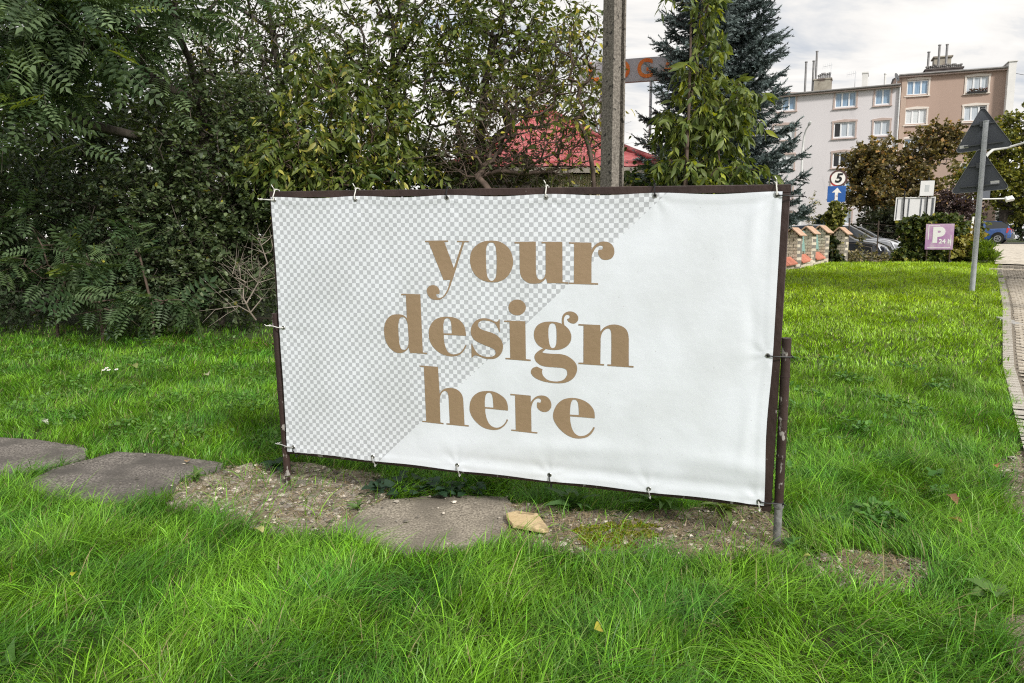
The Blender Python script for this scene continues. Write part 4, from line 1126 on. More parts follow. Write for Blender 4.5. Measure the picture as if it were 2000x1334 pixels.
plant('shrub', 'dark bramble-like shrub hidden low behind the banner', 'shrub', gpt(700, 600, 11.6),
      [bl(640, 400, 11.4, 1.1, .7, .75, 260), bl(800, 430, 11.8, 1.2, .7, .7, 200), bl(720, 520, 11.2, 1.3, .6, .6, 160)], D_(size=.07, c1=(.025, .045, .016), c2=(.075, .11, .035)), rtip=.005, rbase=.05)
plant('shrub', 'brownish green shrub with thin stems at the foot of the bare thicket', 'shrub', gpt(930, 600, 11.8),
      [bl(930, 330, 11.4, .8, .6, .5, 120), bl(860, 340, 11.6, .6, .5, .45, 90), bl(1040, 390, 11.8, 1.0, .6, .4, 120)], D_(size=.07, c1=(.035, .045, .018), c2=(.085, .095, .035), per=16), rtip=.005, rbase=.05, bark=M_TWIG)
# bright drooping bush
plant('shrub', 'bright yellow-green bush with drooping pointed leaves above the banner corner', 'shrub', gpt(600, 600, 10.6),
      [bl(590, 280, 10.4, .55, .5, .45, 90), bl(720, 240, 10.6, .60, .5, .50, 70), bl(555, 320, 10.2, .36, .4, .26, 60), bl(640, 160, 10.8, .5, .5, .4, 40), bl(770, 320, 10.6, .5, .4, .3, 26), bl(660, 340, 10.2, .4, .3, .18, 34)],
      dict(t=T_LONG, size=.125, per=16, slen=.38, droop=.8, c1=(.045, .080, .018), c2=(.185, .225, .045), up=.7, odd=(.40, .38, .08), podd=.10, wide=1.25), rtip=.004, rbase=.045, bark=M_TWIG)
# thin crowned trees in front of the sky
tr = dict(t=T_LONG, size=.10, per=17, slen=.48, droop=.4, c1=(.052, .084, .020), c2=(.170, .215, .050), up=.6, odd=(.34, .30, .06), podd=.03, wide=1.25)
def T_(**k):
    d = dict(tr); d.update(k); return d
plant('tree', 'dark slim tree with sky showing through, left of the bright bush', 'tree', gpt(500, 600, 13.5),
      [bl(470, 60, 13.5, 1.5, 1.1, 1.1, 150), bl(560, 120, 13.3, 1.0, .9, .9, 140), bl(400, 150, 13.2, .8, .8, .7, 70), bl(480, -160, 13.5, 1.8, 1.3, 1.2, 90), bl(540, 230, 13, .7, .7, .5, 70)],
      T_(c1=(.036, .058, .018), c2=(.115, .150, .044), size=.085), trunk_top=at(480, -120, 13.5), rtip=.005, rbase=.10)
plant('tree', 'airy green tree with a forked trunk rising behind the middle of the banner', 'tree', gpt(770, 600, 12.2),
      [bl(730, 60, 12.2, 1.0, .9, .85, 110), bl(850, 70, 12.2, .95, .9, .8, 95), bl(690, 170, 12, .75, .7, .55, 110), bl(840, 190, 11.8, .85, .7, .55, 80), bl(800, -130, 12.2, 1.6, 1.2, 1.0, 90), bl(760, 290, 11.8, .7, .6, .4, 50)],
      T_(), trunk_top=at(770, 60, 12.2), rtip=.005, rbase=.085)
plant('tree', 'leafy green tree with yellowing leaves left of the concrete pole', 'tree', gpt(950, 600, 12.0),
      [bl(960, 60, 12, .95, .8, .75, 105), bl(1050, 50, 11.9, .8, .7, .7, 70), bl(950, 170, 11.6, .75, .6, .4, 60), bl(1090, 150, 11.6, .5, .5, .6, 32), bl(960, -130, 12, 1.4, 1.0, .9, 80), bl(1040, 200, 11.5, .6, .5, .4, 40)],
      T_(c1=(.062, .098, .018), c2=(.195, .240, .046), podd=.05), trunk_top=at(965, 40, 12), rtip=.005, rbase=.08)
# bare thicket in front of the kiosk roof
bare_leaf = dict(t=T_LONG, size=.09, per=5, slen=.42, droop=.1, c1=(.05, .075, .02), c2=(.20, .22, .04), odd=(.45, .40, .06), podd=.15, step=.22, jit=.16, wob=.8, wide=1.3)
plant('shrub', 'bare twiggy thicket with a few yellow leaves in front of the red kiosk roof', 'shrub', gpt(1000, 600, 10.4),
      [bl(1010, 260, 10.4, .95, .6, .55, 230), bl(1110, 290, 10.2, .55, .5, .4, 130), bl(1120, 160, 10.4, .35, .4, .7, 90), bl(930, 300, 10.5, .6, .5, .4, 130), bl(1020, 180, 10.6, .6, .5, .4, 70)],
      bare_leaf, rtip=.0032, rbase=.05, bark=M_TWIG, bare=lambda p: .22 + 0 * p[:, 0], n_side=4)
plant('shrub', 'sparse sprig of twigs with hanging narrow leaves beside the concrete pole', 'shrub', gpt(1130, 600, 10.0),
      [bl(1130, 90, 10.0, .32, .3, .65, 60), bl(1160, 230, 9.8, .25, .3, .5, 40)], dict(bare_leaf, per=12, step=.25, droop=.6), rtip=.003, rbase=.03, bark=M_TWIG, bare=lambda p: .5 + 0 * p[:, 0], n_side=4)
# tree with feathered leaves, upper left
pin = dict(t=T_PIN, size=.33, per=6, slen=.5, droop=.45, c1=(.046, .084, .036), c2=(.165, .235, .110), up=1.2, odd=(.20, .26, .05), podd=.05, sizej=.2, wob=.4)
plant('tree', 'tree with long feathered leaves hanging into the upper left corner', 'tree', gpt(345, 620, 10.9),
      [bl(60, 30, 9.0, .65, .5, .42, 50), bl(180, 50, 9.2, .5, .5, .35, 36), bl(30, 200, 8.9, .38, .4, .30, 30), bl(90, 120, 9.0, .30, .35, .25, 14), bl(330, 20, 10, .6, .6, .3, 18), bl(250, 130, 9.8, .35, .4, .25, 8), bl(-160, 100, 9, .9, .7, .9, 50), bl(120, -120, 9.5, 1.4, 1.0, .7, 50), bl(380, -60, 10.3, 1.0, .8, .5, 20)],
      pin, trunk_top=at(335, 20, 10.6), rtip=.006, rbase=.10)
# feathered saplings at the hedge foot
sap = dict(pin, size=.29, per=5, slen=.34, c1=(.044, .086, .036), c2=(.150, .220, .100), droop=.3, podd=.03)
for px, py, Y, bls, lb in (
    (110, 640, 9.9, [bl(100, 510, 9.7, .36, .3, .26, 16), bl(50, 430, 9.8, .2, .25, .15, 5), bl(160, 500, 9.6, .25, .25, .2, 7)], 'feathered sapling leaning out of the hedge, largest of the three at its foot'),
    (200, 645, 9.6, [bl(180, 590, 9.4, .36, .25, .14, 12), bl(250, 605, 9.4, .3, .25, .08, 6)], 'low feathered sapling spreading over the lawn edge'),
    (300, 640, 9.8, [bl(270, 500, 9.6, .25, .25, .15, 5), bl(325, 590, 9.5, .3, .25, .1, 6)], 'feathered sapling with sparse fronds, nearest the dead branches')):
    plant('sapling', lb, 'sapling', gpt(px, py, Y), bls, sap, rtip=.004, rbase=.02, bark=M_TWIG, group='feathered saplings at the foot of the hedge', wood='stem')
# dead branches beside the left leg
dz_ = thing('dead_branch', 'tangle of pale dead branches on the ground beside the left leg', 'branch', tuple(gpt(470, 640, 9.6)))
P, O = blob_points([bl(490, 540, 9.6, .38, .35, .34, 46), bl(520, 480, 9.6, .18, .25, .2, 16), bl(450, 600, 9.3, .25, .2, .1, 12)])
b0 = np.array(tuple(at(500, 625, 9.6)))
sg, dr = skeleton([b0, b0 + [-.05, -.05, .1], b0 + [-.08, -.1, .22]], P, .0035, step=.16, jitter=.2, rbase=.014)
segs_mesh('limb', sg + [(*p, *(p + nrm(d) * .28 + rng.normal(size=3) * .07), .0032, .0012) for p, d in zip(P, dr)], 4, M_DEADTWIG, dz_)

# ------------------------------------------------------------------ young leafy tree and blue spruce right of the pole
yg = dict(t=T_LONG, size=.140, per=17, slen=.34, droop=1.0, c1=(.062, .100, .024), c2=(.215, .260, .060), up=.6, odd=(.30, .34, .03), podd=.10, wide=1.15, step=.3)
plant('tree', 'slender young tree with drooping yellow-green leaves in front of the blue spruce', 'tree', gpt(1320, 560, 10.2),
      [bl(1345, 240, 10.2, .24, .3, .26, 26), bl(1405, 225, 10.2, .28, .3, .34, 34), bl(1368, 120, 10.1, .18, .2, .35, 22), bl(1440, 180, 10, .13, .2, .2, 11), bl(1375, 20, 10.2, .11, .2, .3, 12), bl(1290, 250, 10.2, .10, .2, .16, 5), bl(1345, 318, 10, .30, .3, .08, 13), bl(1420, 334, 9.9, .34, .3, .07, 20), bl(1350, -120, 10.2, .4, .4, .5, 18)],
      yg, trunk_top=at(1350, 30, 10.2), rtip=.004, rbase=.035, bark=M_TWIG)
plant('shrub', 'dark leafy shrub peeping over the top rail between pole and spruce', 'shrub', gpt(1290, 560, 10.8),
      [bl(1275, 362, 10.8, .35, .4, .10, 26), bl(1360, 348, 10.6, .45, .4, .18, 50), bl(1320, 430, 10.8, .8, .5, .5, 90)], dict(yg, t=T_OVAL, size=.09, droop=.3, c1=(.03, .055, .02), c2=(.085, .13, .045)), rtip=.004, rbase=.03)

def spruce(label, base, height, rad, cols, trunk_r=.14, z_first=1.25):
    root = thing('spruce_tree', label, 'tree', tuple(base))
    segs, bp_, bd_, bs_ = [], [], [], []
    bx, by, bz = base
    N_ = 14
    for k in range(N_):
        segs.append((bx, by, bz + height * k / N_ - .1, bx, by, bz + height * (k + 1) / N_, trunk_r * (1 - k / N_) + .01, trunk_r * (1 - (k + 1) / N_) + .01))
    z = z_first
    while z < height - .15:
        f = 1 - z / height
        Lb = rad * (f ** .85) * 1.05 + .10
        m = int(7 + 3 * f)
        ph = rng.uniform(0, 6.28)
        for j in range(m):
            a = ph + 6.283 * j / m + rng.normal() * .22
            L_ = Lb * rng.uniform(.72, 1.12)
            zz = z + rng.normal() * .06
            n_ = max(3, int(L_ / .14)); pts = []
            for i in range(n_ + 1):
                t = i / n_
                rise = (-.30 * t + .42 * t * t) * L_ * (.5 + .6 * f) + .15 * (1 - f) * t * L_
                pts.append(np.array([bx + math.cos(a) * L_ * t, by + math.sin(a) * L_ * t, bz + zz + rise]))
            for i in range(n_):
                r0 = .022 * (1 - i / n_) * (.4 + f) + .004
                segs.append((*pts[i], *pts[i + 1], r0, r0 * .85))
                t = (i + .5) / n_
                d = nrm(pts[i + 1] - pts[i])
                if t > .12:
                    bp_.append(pts[i]); bd_.append(d + rng.normal(size=3) * .1); bs_.append(.25)
                # side twigs lying in the plane of the bough, hanging a little
                if t > .15:
                    for sgn in (-1, 1):
                        for rep in range(3 if z < 6.4 else 1):
                            sl2 = L_ * .36 * (1 - t * .75) * rng.uniform(.5, 1.15) + .05
                            sd2 = nrm(d * .75 + sgn * np.array([-math.sin(a), math.cos(a), 0]) * .85 + np.array([0, 0, -.22 + rng.normal() * .14]))
                            st = pts[i] + (pts[i + 1] - pts[i]) * rng.random(); nn = max(1, int(sl2 / .13))
                            for q_ in range(nn):
                                p0 = st + sd2 * sl2 * q_ / nn
                                bp_.append(p0); bd_.append(sd2 + rng.normal(size=3) * .14 + np.array([0, 0, .10 * q_ / nn])); bs_.append(.215 * rng.uniform(.8, 1.2))
                                if rng.random() < .6:
                                    bp_.append(p0); bd_.append(sd2 + np.cross(sd2, [0, 0, 1]) * rng.choice([-1, 1]) * .8 + rng.normal(size=3) * .2); bs_.append(.16)
            # pale shoot at the tip
            bp_.append(pts[-1]); bd_.append(nrm(pts[-1] - pts[-2]) + [0, 0, .3]); bs_.append(.22)
        z += .15 + .06 * f
    leaves('crown', np.array(bp_), np.array(bd_), np.array(bs_), T_BRUSH, cols[0], cols[1], root, mat_=NEEDLE, upbias=.3, jit=.2)
    segs_mesh('trunk', segs, 6, M_BARK, root)
    return root
NEEDLE = leafmat('spruce_needle', .08, .6, .3, (1, 1, 1))
sb = gpt(1392, 480, 14.0)
spruce('tall blue-grey spruce behind the right half of the banner', sb, 9.5, 1.56, ((.045, .068, .064), (.175, .22, .215)))
# ------------------------------------------------------------------ blocks of flats
def wallmat(name, a, b_):
    return mat(name, a, b_, .35, .9, .12, 8, lo=.3, hi=.7, c3=tuple(x * .86 for x in a), s3=.9, lo3=.60, hi3=.78, stretch=(1, 1, .35))
M_PALE = wallmat('pale_render', (.60, .572, .582), (.655, .625, .635))
M_BROWN = wallmat('brown_render', (.37, .27, .22), (.42, .31, .255))
M_LBROWN = wallmat('light_brown_render', (.40, .31, .25), (.44, .34, .28))
M_WHITER = mat('white_render', (.66, .65, .63), (.74, .73, .71), 1.5, .9)
M_SURR = mat('brown_window_surround', (.44, .345, .305), (.50, .40, .36), 3, .85)
M_SURW = mat('cream_window_surround', (.62, .56, .50), (.68, .62, .56), 3, .85)
M_UPVC = mat('white_window_frame', (.74, .75, .76), rough=.4)
M_PANES = [mat('blue_glass', (.15, .25, .38), (.30, .42, .54), 2.2, .12, stretch=(9, 9, .4), spec=.7), mat('curtained_glass', (.36, .41, .46), (.56, .60, .64), 2.5, .15, stretch=(9, 9, .3), spec=.6), mat('dark_glass', (.012, .013, .015), rough=.1, spec=.5), mat('blind_glass', (.52, .55, .56), (.62, .64, .65), 2.0, .3, stretch=(.3, .3, 14), spec=.5)]
M_ZINCR = mat('zinc_sheet', (.20, .19, .185), (.28, .27, .26), 2, .5, metal=.4)
M_ROOFF = mat('roofing_felt', (.07, .06, .058), (.10, .085, .08), 3, .9)
M_RUSTPIPE = mat('grey_flue', (.19, .19, .19), (.27, .26, .26), 5, .5, metal=.5)
M_CHIM = mat('weathered_chimney', (.30, .27, .22), (.40, .37, .31), 2.2, .95, .3, 10, c3=(.16, .13, .11), s3=1.7, lo3=.52, hi3=.62)

class Facade:
    def __init__(s, px, py, Y, d):
        p = at(px, py, Y); s.P = Vector((p.x, p.y, 0)); s.d = Vector((d[0], d[1], 0)).normalized(); s.n = Vector((s.d.y, -s.d.x, 0))
        if s.n.y > 0: s.n = -s.n
    def sz(s, px, py):
        r = ray(px, py); k = r.x / r.y
        u = (k * s.P.y - s.P.x) / (s.d.x - k * s.d.y); Y = s.P.y + s.d.y * u
        return u, at(px, py, Y).z
    def pt(s, u, z, o=0.0):
        q_ = s.P + s.d * u + s.n * o; return Vector((q_.x, q_.y, z))
    def ax(s): return (s.d, -s.n, Vector((0, 0, 1)))

def facade_wall(fc, u0, u1, z0, z1, holes, mt, parent, reveal=.16):
    us = sorted({u0, u1, *[h[0] for h in holes], *[h[1] for h in holes]}); zs = sorted({z0, z1, *[h[2] for h in holes], *[h[3] for h in holes]})
    b = MB()
    for i in range(len(us) - 1):
        for j in range(len(zs) - 1):
            cu, cz_ = (us[i] + us[i + 1]) / 2, (zs[j] + zs[j + 1]) / 2
            if any(h[0] < cu < h[1] and h[2] < cz_ < h[3] for h in holes): continue
            b.face([fc.pt(us[i], zs[j]), fc.pt(us[i + 1], zs[j]), fc.pt(us[i + 1], zs[j + 1]), fc.pt(us[i], zs[j + 1])])
    for h in holes:
        c = [(h[0], h[2]), (h[1], h[2]), (h[1], h[3]), (h[0], h[3])]
        for k in range(4):
            a, e_ = c[k], c[(k + 1) % 4]
            b.face([fc.pt(*a), fc.pt(*e_), fc.pt(*e_, -reveal), fc.pt(*a, -reveal)])
    return b.build('wall', mt, parent)

def flat_window(fc, h, kinds, msur, parent, peak=.0, flower=False):
    u0, u1, z0, z1 = h; b = MB(); A = fc.ax(); fw = .085; o = -.10
    def bar(a0, a1, c0, c1, oo=o, dd=.07): b.box(fc.pt((a0 + a1) / 2, (c0 + c1) / 2, oo), (a1 - a0, dd, c1 - c0), ax=A)
    bar(u0, u1, z0, z0 + fw); bar(u0, u1, z1 - fw, z1); bar(u0, u0 + fw, z0 + fw, z1 - fw); bar(u1 - fw, u1, z0 + fw, z1 - fw)
    n = len(kinds); w = (u1 - u0) / n
    for k in range(1, n): bar(u0 + w * k - .065, u0 + w * k + .065, z0 + fw, z1 - fw)
    wn = b.build('window', M_UPVC, parent)
    for k, kd in enumerate(kinds):
        q_ = MB(); q_.box(fc.pt(u0 + w * (k + .5), (z0 + z1) / 2, o - .02), (w - .09, .02, z1 - z0 - 2 * fw + .01), ax=A); q_.build('pane', M_PANES[kd], wn)
    s_ = MB(); t = .13
    def sbar(a0, a1, c0, c1): s_.box(fc.pt((a0 + a1) / 2, (c0 + c1) / 2, .02), (a1 - a0, .06, c1 - c0), ax=A)
    sbar(u0 - t, u0, z0 - .10, z1 + .02); sbar(u1, u1 + t, z0 - .10, z1 + .02)
    s_.prism([fc.pt(u0 - t - .04, z1 + .02, -.01), fc.pt(u1 + t + .04, z1 + .02, -.01), fc.pt(u1 + t + .04, z1 + .16, -.01), fc.pt((u0 + u1) / 2, z1 + .16 + peak, -.01), fc.pt(u0 - t - .04, z1 + .16, -.01)], fc.n * .07)
    s_.build('surround', msur, wn)
    c_ = MB(); c_.box(fc.pt((u0 + u1) / 2, z0 - .14, .05), (u1 - u0 + 2 * t + .1, .16, .08), ax=A); c_.build('sill', msur, wn)
    return wn

def holes_of(fc, boxes):
    o = []
    for x0_, x1_, y0_, y1_ in boxes:
        a, zt = fc.sz(x0_, (y0_ + y1_) / 2)[0], fc.sz((x0_ + x1_) / 2, y0_)[1]; c, zb = fc.sz(x1_, (y0_ + y1_) / 2)[0], fc.sz((x0_ + x1_) / 2, y1_)[1]
        o.append((a, c, zb, zt))
    return o

DF = (.893, -.45)
f1 = Facade(1758, 165, 66.7, DF)
uR, zE = f1.sz(1757, 167)
uL, _ = f1.sz(1395, 200)
zG = 1.9
g1 = f1.pt((uR + uL) / 2, zG)
ba = thing('apartment_building', 'pale lilac-grey block of flats with brown window surrounds behind the spruce', 'building', tuple(g1))
boxes = [(1515, 1554, 186, 216), (1631, 1672, 180, 209), (1709, 1739, 174, 204),
         (1511, 1552, 245, 272), (1628, 1670, 239, 268), (1706, 1737, 236, 264),
         (1508, 1550, 303, 330), (1626, 1667, 298, 326), (1703, 1735, 296, 323),
         (1505, 1547, 361, 387), (1623, 1664, 355, 383), (1700, 1732, 353, 381),
         (1508, 1549, 416, 441), (1632, 1662, 411, 437), (1694, 1718, 415, 437),
         (1425, 1462, 192, 221), (1423, 1460, 250, 278), (1421, 1458, 307, 334)]
kinds = [(2, 0, 0), (0, 0, 0), (0, 0), (3, 3, 3), (2, 1, 1), (1, 1), (3, 3, 3), (2, 2, 1), (0, 1), (0, 0, 1), (1, 0, 0), (1, 1), (2, 0, 2), (2, 1), (2, 2), (0, 0, 0), (1, 1, 1), (0, 1, 1)]
hs = holes_of(f1, boxes)
facade_wall(f1, uL, uR, zG - 1, zE, hs, M_PALE, ba)
for h, k in zip(hs, kinds): flat_window(f1, h, k, M_SURR, ba, peak=.10)
DEP = 11.0
b = MB()
for a, c in (((uL, 0), (uL, -DEP)), ((uL, -DEP), (uR, -DEP)), ((uR, -DEP), (uR, 0))):
    b.face([f1.pt(a[0], zG - 1, a[1]), f1.pt(c[0], zG - 1, c[1]), f1.pt(c[0], zE, c[1]), f1.pt(a[0], zE, a[1])])
b.build('wall', M_PALE, ba)
def roof(fc, u0, u1, ze_, dep, parent, rise=.9):
    b = MB(); o = .35
    b.face([fc.pt(u0, ze_ + .02, o), fc.pt(u1, ze_ + .02, o), fc.pt(u1, ze_ + rise, -dep / 2), fc.pt(u0, ze_ + rise, -dep / 2)])
    b.face([fc.pt(u1, ze_ + .02, -dep - o), fc.pt(u0, ze_ + .02, -dep - o), fc.pt(u0, ze_ + rise, -dep / 2), fc.pt(u1, ze_ + rise, -dep / 2)])
    b.face([fc.pt(u0, ze_ + .02, o), fc.pt(u0, ze_ + rise, -dep / 2), fc.pt(u0, ze_ + .02, -dep - o)])
    b.face([fc.pt(u1, ze_ + .02, o), fc.pt(u1, ze_ + .02, -dep - o), fc.pt(u1, ze_ + rise, -dep / 2)])
    b.face([fc.pt(u0, ze_ + .01, o), fc.pt(u0, ze_ + .01, -dep - o), fc.pt(u1, ze_ + .01, -dep - o), fc.pt(u1, ze_ + .01, o)])
    rf_ = b.build('roof', M_ROOFF, parent)
    g_ = MB(); g_.tube([fc.pt(u0, ze_ + .02, o + .07), fc.pt(u1, ze_ + .02, o + .07)], .085, 8); g_.build('gutter', M_ZINCR, rf_)
    g_ = MB(); g_.box(fc.pt((u0 + u1) / 2, ze_ - .12, .18), (u1 - u0, .34, .10), ax=fc.ax()); g_.build('cornice', M_SURR, rf_)
    return rf_
rf1 = roof(f1, uL, uR + .1, zE, DEP, ba)
def upipe(fc, px, y0_, y1_, r, o, parent, name, mt):
    u, z1 = fc.sz(px, y0_); z0_ = fc.sz(px, y1_)[1]
    b = MB(); b.tube([fc.pt(u, z0_ - .3, o), fc.pt(u, z1, o)], r, 8); b.tube([fc.pt(u, z1 - .03, o), fc.pt(u, z1 + .05, o)], r * 1.35, 8)
    return b.build(name, mt, parent)
for px, y0_, y1_ in ((1572, 116, 172), (1587, 114, 170), (1593.5, 95, 156)): upipe(f1, px, y0_, y1_, .10, -1.2, rf1, 'flue_pipe', M_RUSTPIPE)
def cbox(fc, x0_, x1_, y0_, y1_, dep, o, parent, name, mt, cap=None, pots=0, zdrop=.4):
    u0, z1 = fc.sz(x0_, y0_); u1, _ = fc.sz(x1_, y0_); z0_ = fc.sz(x0_, y1_)[1]
    b = MB(); b.box(fc.pt((u0 + u1) / 2, (z0_ - zdrop + z1) / 2, o), (u1 - u0, dep, z1 - z0_ + zdrop), ax=fc.ax())
    if cap: b.box(fc.pt((u0 + u1) / 2, z1 + .06, o), (u1 - u0 + cap, dep + cap, .12), ax=fc.ax())
    ob = b.build(name, mt, parent)
    return ob, u0, u1, z1
ch, u0, u1, z1 = cbox(f1, 1588, 1622, 153, 170, 1.0, -1.5, rf1, 'chimney', M_CHIM, .1)
def pots(fc, u0, u1, z1, o, n, parent, mt=M_RUSTPIPE, hh=.32):
    for k in range(n):
        b = MB(); u = u0 + (u1 - u0) * (k + .5) / n; h = hh * rng.uniform(.7, 1.3)
        b.tube([fc.pt(u, z1, o), fc.pt(u, z1 + h, o)], .07, 7); b.tube([fc.pt(u, z1 + h, o), fc.pt(u, z1 + h + .12, o)], .13, 7)
        b.build('chimney_pot', mt, parent)
pots(f1, u0 + .3, u1 - .1, z1 + .12, -1.3, 7, rf1)
cbox(f1, 1684, 1695, 143, 163, 1.6, -1.0, rf1, 'parapet', M_WHITER, .08)
upipe(f1, 1729, 140, 162, .09, -1.0, rf1, 'vent_pipe', M_WHITER)
def antenna(fc, px, y0_, y1_, o, parent):
    u, z1 = fc.sz(px, y0_); z0_ = fc.sz(px, y1_)[1]; b = MB()
    b.tube([fc.pt(u, z0_ - .3, o), fc.pt(u, z1, o)], .022, 5)
    b.tube([fc.pt(u - .7, z1 - .25, o), fc.pt(u + .1, z1 - .15, o)], .014, 4)
    for k in range(5):
        t = k / 4; b.tube([fc.pt(u - .7 + .7 * t, z1 - .25 + .09 * t - .22, o), fc.pt(u - .7 + .7 * t, z1 - .25 + .09 * t + .22, o)], .009, 4)
    return b.build('antenna', M_GALV, parent)
antenna(f1, 1622, 118, 156, -1.2, rf1); antenna(f1, 1669.5, 132, 166, -1.6, rf1)
u, z = f1.sz(1752, 147); b = MB(); dn = (f1.n * -.3 + f1.d * .8 + Vector((0, 0, .4))).normalized()
b.disc(f1.pt(u, z, -.8), dn, .38, 16); b.tube([f1.pt(u, z, -.8), f1.pt(u, z - .7, -.8)], .03, 5); b.build('satellite_dish', M_GALV, rf1)
# rainwater pipe at the corner
ud, _ = f1.sz(1756, 200); b = MB(); b.tube([f1.pt(ud, zG, .10), f1.pt(ud, zE - .1, .10)], .075, 8); b.build('downpipe', mat('downpipe_zinc', (.55, .55, .55), (.65, .65, .64), 4, .45, metal=.3), ba)
# awning by the ground floor window
u, z = f1.sz(1553, 398)
aw = MB()
for k in range(3): aw.box(f1.pt(u - .6, z - .15 * k, .55 - .1 * k), (1.6, .25, .05), ax=f1.ax())
aw.build('awning', M_ZINCR, ba)

f2 = Facade(1770, 150, 69.0, (.93, -.36))
u2L, z2E = f2.sz(1760, 149)
u2R, _ = f2.sz(1968, 137)
g2 = f2.pt((u2L + u2R) / 2, zG)
bb = thing('apartment_building', 'brown block of flats with a white end wall, right of the pale one', 'building', tuple(g2))
boxes2 = [(1771, 1813, 157, 185), (1887, 1930, 150, 180), (1768, 1809, 214, 242), (1882, 1926, 207, 236), (1765, 1806, 271, 299), (1879, 1922, 265, 293), (1762, 1803, 328, 356), (1876, 1918, 322, 350), (1760, 1800, 385, 412), (1872, 1914, 380, 408)]
kinds2 = [(0, 0, 0), (1, 1, 1), (3, 3, 3), (1, 1, 2), (0, 1, 1), (0, 0, 2), (1, 1, 1), (0, 2, 0), (2, 1, 0), (1, 2, 2)]
hs2 = holes_of(f2, boxes2)
facade_wall(f2, u2L - .4, u2R, zG - 1, z2E, hs2, M_BROWN, bb)
for h, k in zip(hs2, kinds2): flat_window(f2, h, k, M_SURW, bb, peak=.10)
b = MB()
for a, c in (((u2L - .4, 0), (u2L - .4, -DEP)), ((u2L - .4, -DEP), (u2R, -DEP)), ((u2R, -DEP), (u2R, 0))):
    b.face([f2.pt(a[0], zG - 1, a[1]), f2.pt(c[0], zG - 1, c[1]), f2.pt(c[0], z2E, c[1]), f2.pt(a[0], z2E, a[1])])
b.build('wall', M_BROWN, bb)
lb_ = MB(); uA, _ = f2.sz(1759, 200); uB, _ = f2.sz(1769, 200); lb_.box(f2.pt((uA + uB) / 2, (zG + z2E) / 2, .03), (uB - uA, .10, z2E - zG), ax=f2.ax()); lb_.build('corner_strip', M_LBROWN, bb)
rf2 = roof(f2, u2L - .2, u2R, z2E, DEP, bb, .9)
uE, zP = f2.sz(1975, 124)
ew = MB(); ew.box(f2.pt(uE - .02, (zG - 1 + zP) / 2, -DEP / 2 + .2), (.55, DEP + 1.0, zP - zG + 1), ax=f2.ax()); ew.box(f2.pt(uE - .02, zP + .04, -DEP / 2 + .2), (.7, DEP + 1.15, .08), ax=f2.ax())
ew.build('end_wall', M_WHITER, bb)
ch, u0, u1, z1 = cbox(f2, 1834, 1868, 101, 138, 1.2, -3.0, rf2, 'chimney', M_CHIM, .25)
cbox(f2, 1809, 1884, 135, 142, 2.0, -1.6, rf2, 'chimney', M_ROOFF, .1)
u0, z1 = f2.sz(1811, 134); u1, _ = f2.sz(1882, 134)
pots(f2, u0, u1, z1, -.9, 18, rf2, mat('sooty_pot', (.08, .075, .075), (.22, .21, .20), 4, .7), .30)
for px, y0_, y1_ in ((1817.5, 97, 132), (1839, 83, 130), (1854, 82, 130)): upipe(f2, px, y0_, y1_, .10, -1.0, rf2, 'flue_pipe', M_RUSTPIPE)
for px in (1793, 1802): upipe(f2, px, 141, 148, .09, -.8, rf2, 'vent_pipe', M_RUSTPIPE)
# window box with reddish flowers
h = hs2[1]; wb = MB(); wb.box(f2.pt((h[0] + h[1]) / 2, h[2] - .02, .16), (1.5, .16, .16), ax=f2.ax()); wb.build('window_box', M_BLACK, bb)
P_ = np.array([tuple(f2.pt(h[0] + .25 + 1.4 * rng.random(), h[2] + .06 + .22 * rng.random(), .10 + .16 * rng.random())) for _ in range(160)])
leaves('flowers', P_, rng.normal(size=P_.shape), .13, T_ROUND, (.06, .04, .02), (.26, .07, .05), bb, odd=(.05, .09, .03), podd=.3)
ln_ = MB(); u0, z0_ = f2.sz(1770, 369); u1, _ = f2.sz(1960, 364); ln_.box(f2.pt((u0 + u1) / 2, z0_, .02), (u1 - u0, .05, .10), ax=f2.ax()); ln_.build('string_course', M_LBROWN, bb)
# cable strung away from the white end wall
cb = MB(); p0 = f2.pt(uE, zP - .8, .2); cb.tube([p0, p0 + Vector((9, 2, -.9)), p0 + Vector((20, 4, -.4))], .02, 4)
tag(cb.build('overhead_cable', M_BLACK, None), 'thin overhead cable strung from the white end wall', 'cable')

# ------------------------------------------------------------------ trees on the right
br = dict(t=T_ROUND, size=.19, per=24, slen=.75, droop=.2, c1=(.060, .056, .022), c2=(.27, .215, .085), up=.8, odd=(.40, .24, .09), podd=.10, wide=1.3)
plant('tree', 'round-crowned tree with browning autumn leaves in front of the flats', 'tree', gpt(1742, 470, 46),
      [bl(1690, 325, 46, 1.05, 1.1, .95, 130), bl(1712, 300, 46.5, .7, 1.0, .6, 60), bl(1795, 300, 46.5, 1.15, 1.1, 1.0, 100), bl(1840, 265, 46.5, .95, .8, .6, 55), bl(1700, 378, 45.5, 1.3, 1.1, .8, 150), bl(1775, 365, 46, 1.3, 1.2, 1.2, 150), bl(1850, 305, 46.5, .6, .6, .6, 14), bl(1755, 415, 46, 1.0, 1.0, .5, 50)],
      br, trunk_top=at(1745, 330, 46), rtip=.012, rbase=.26)
gr_ = dict(br, c1=(.065, .085, .014), c2=(.300, .300, .055), odd=(.45, .36, .06), podd=.05)
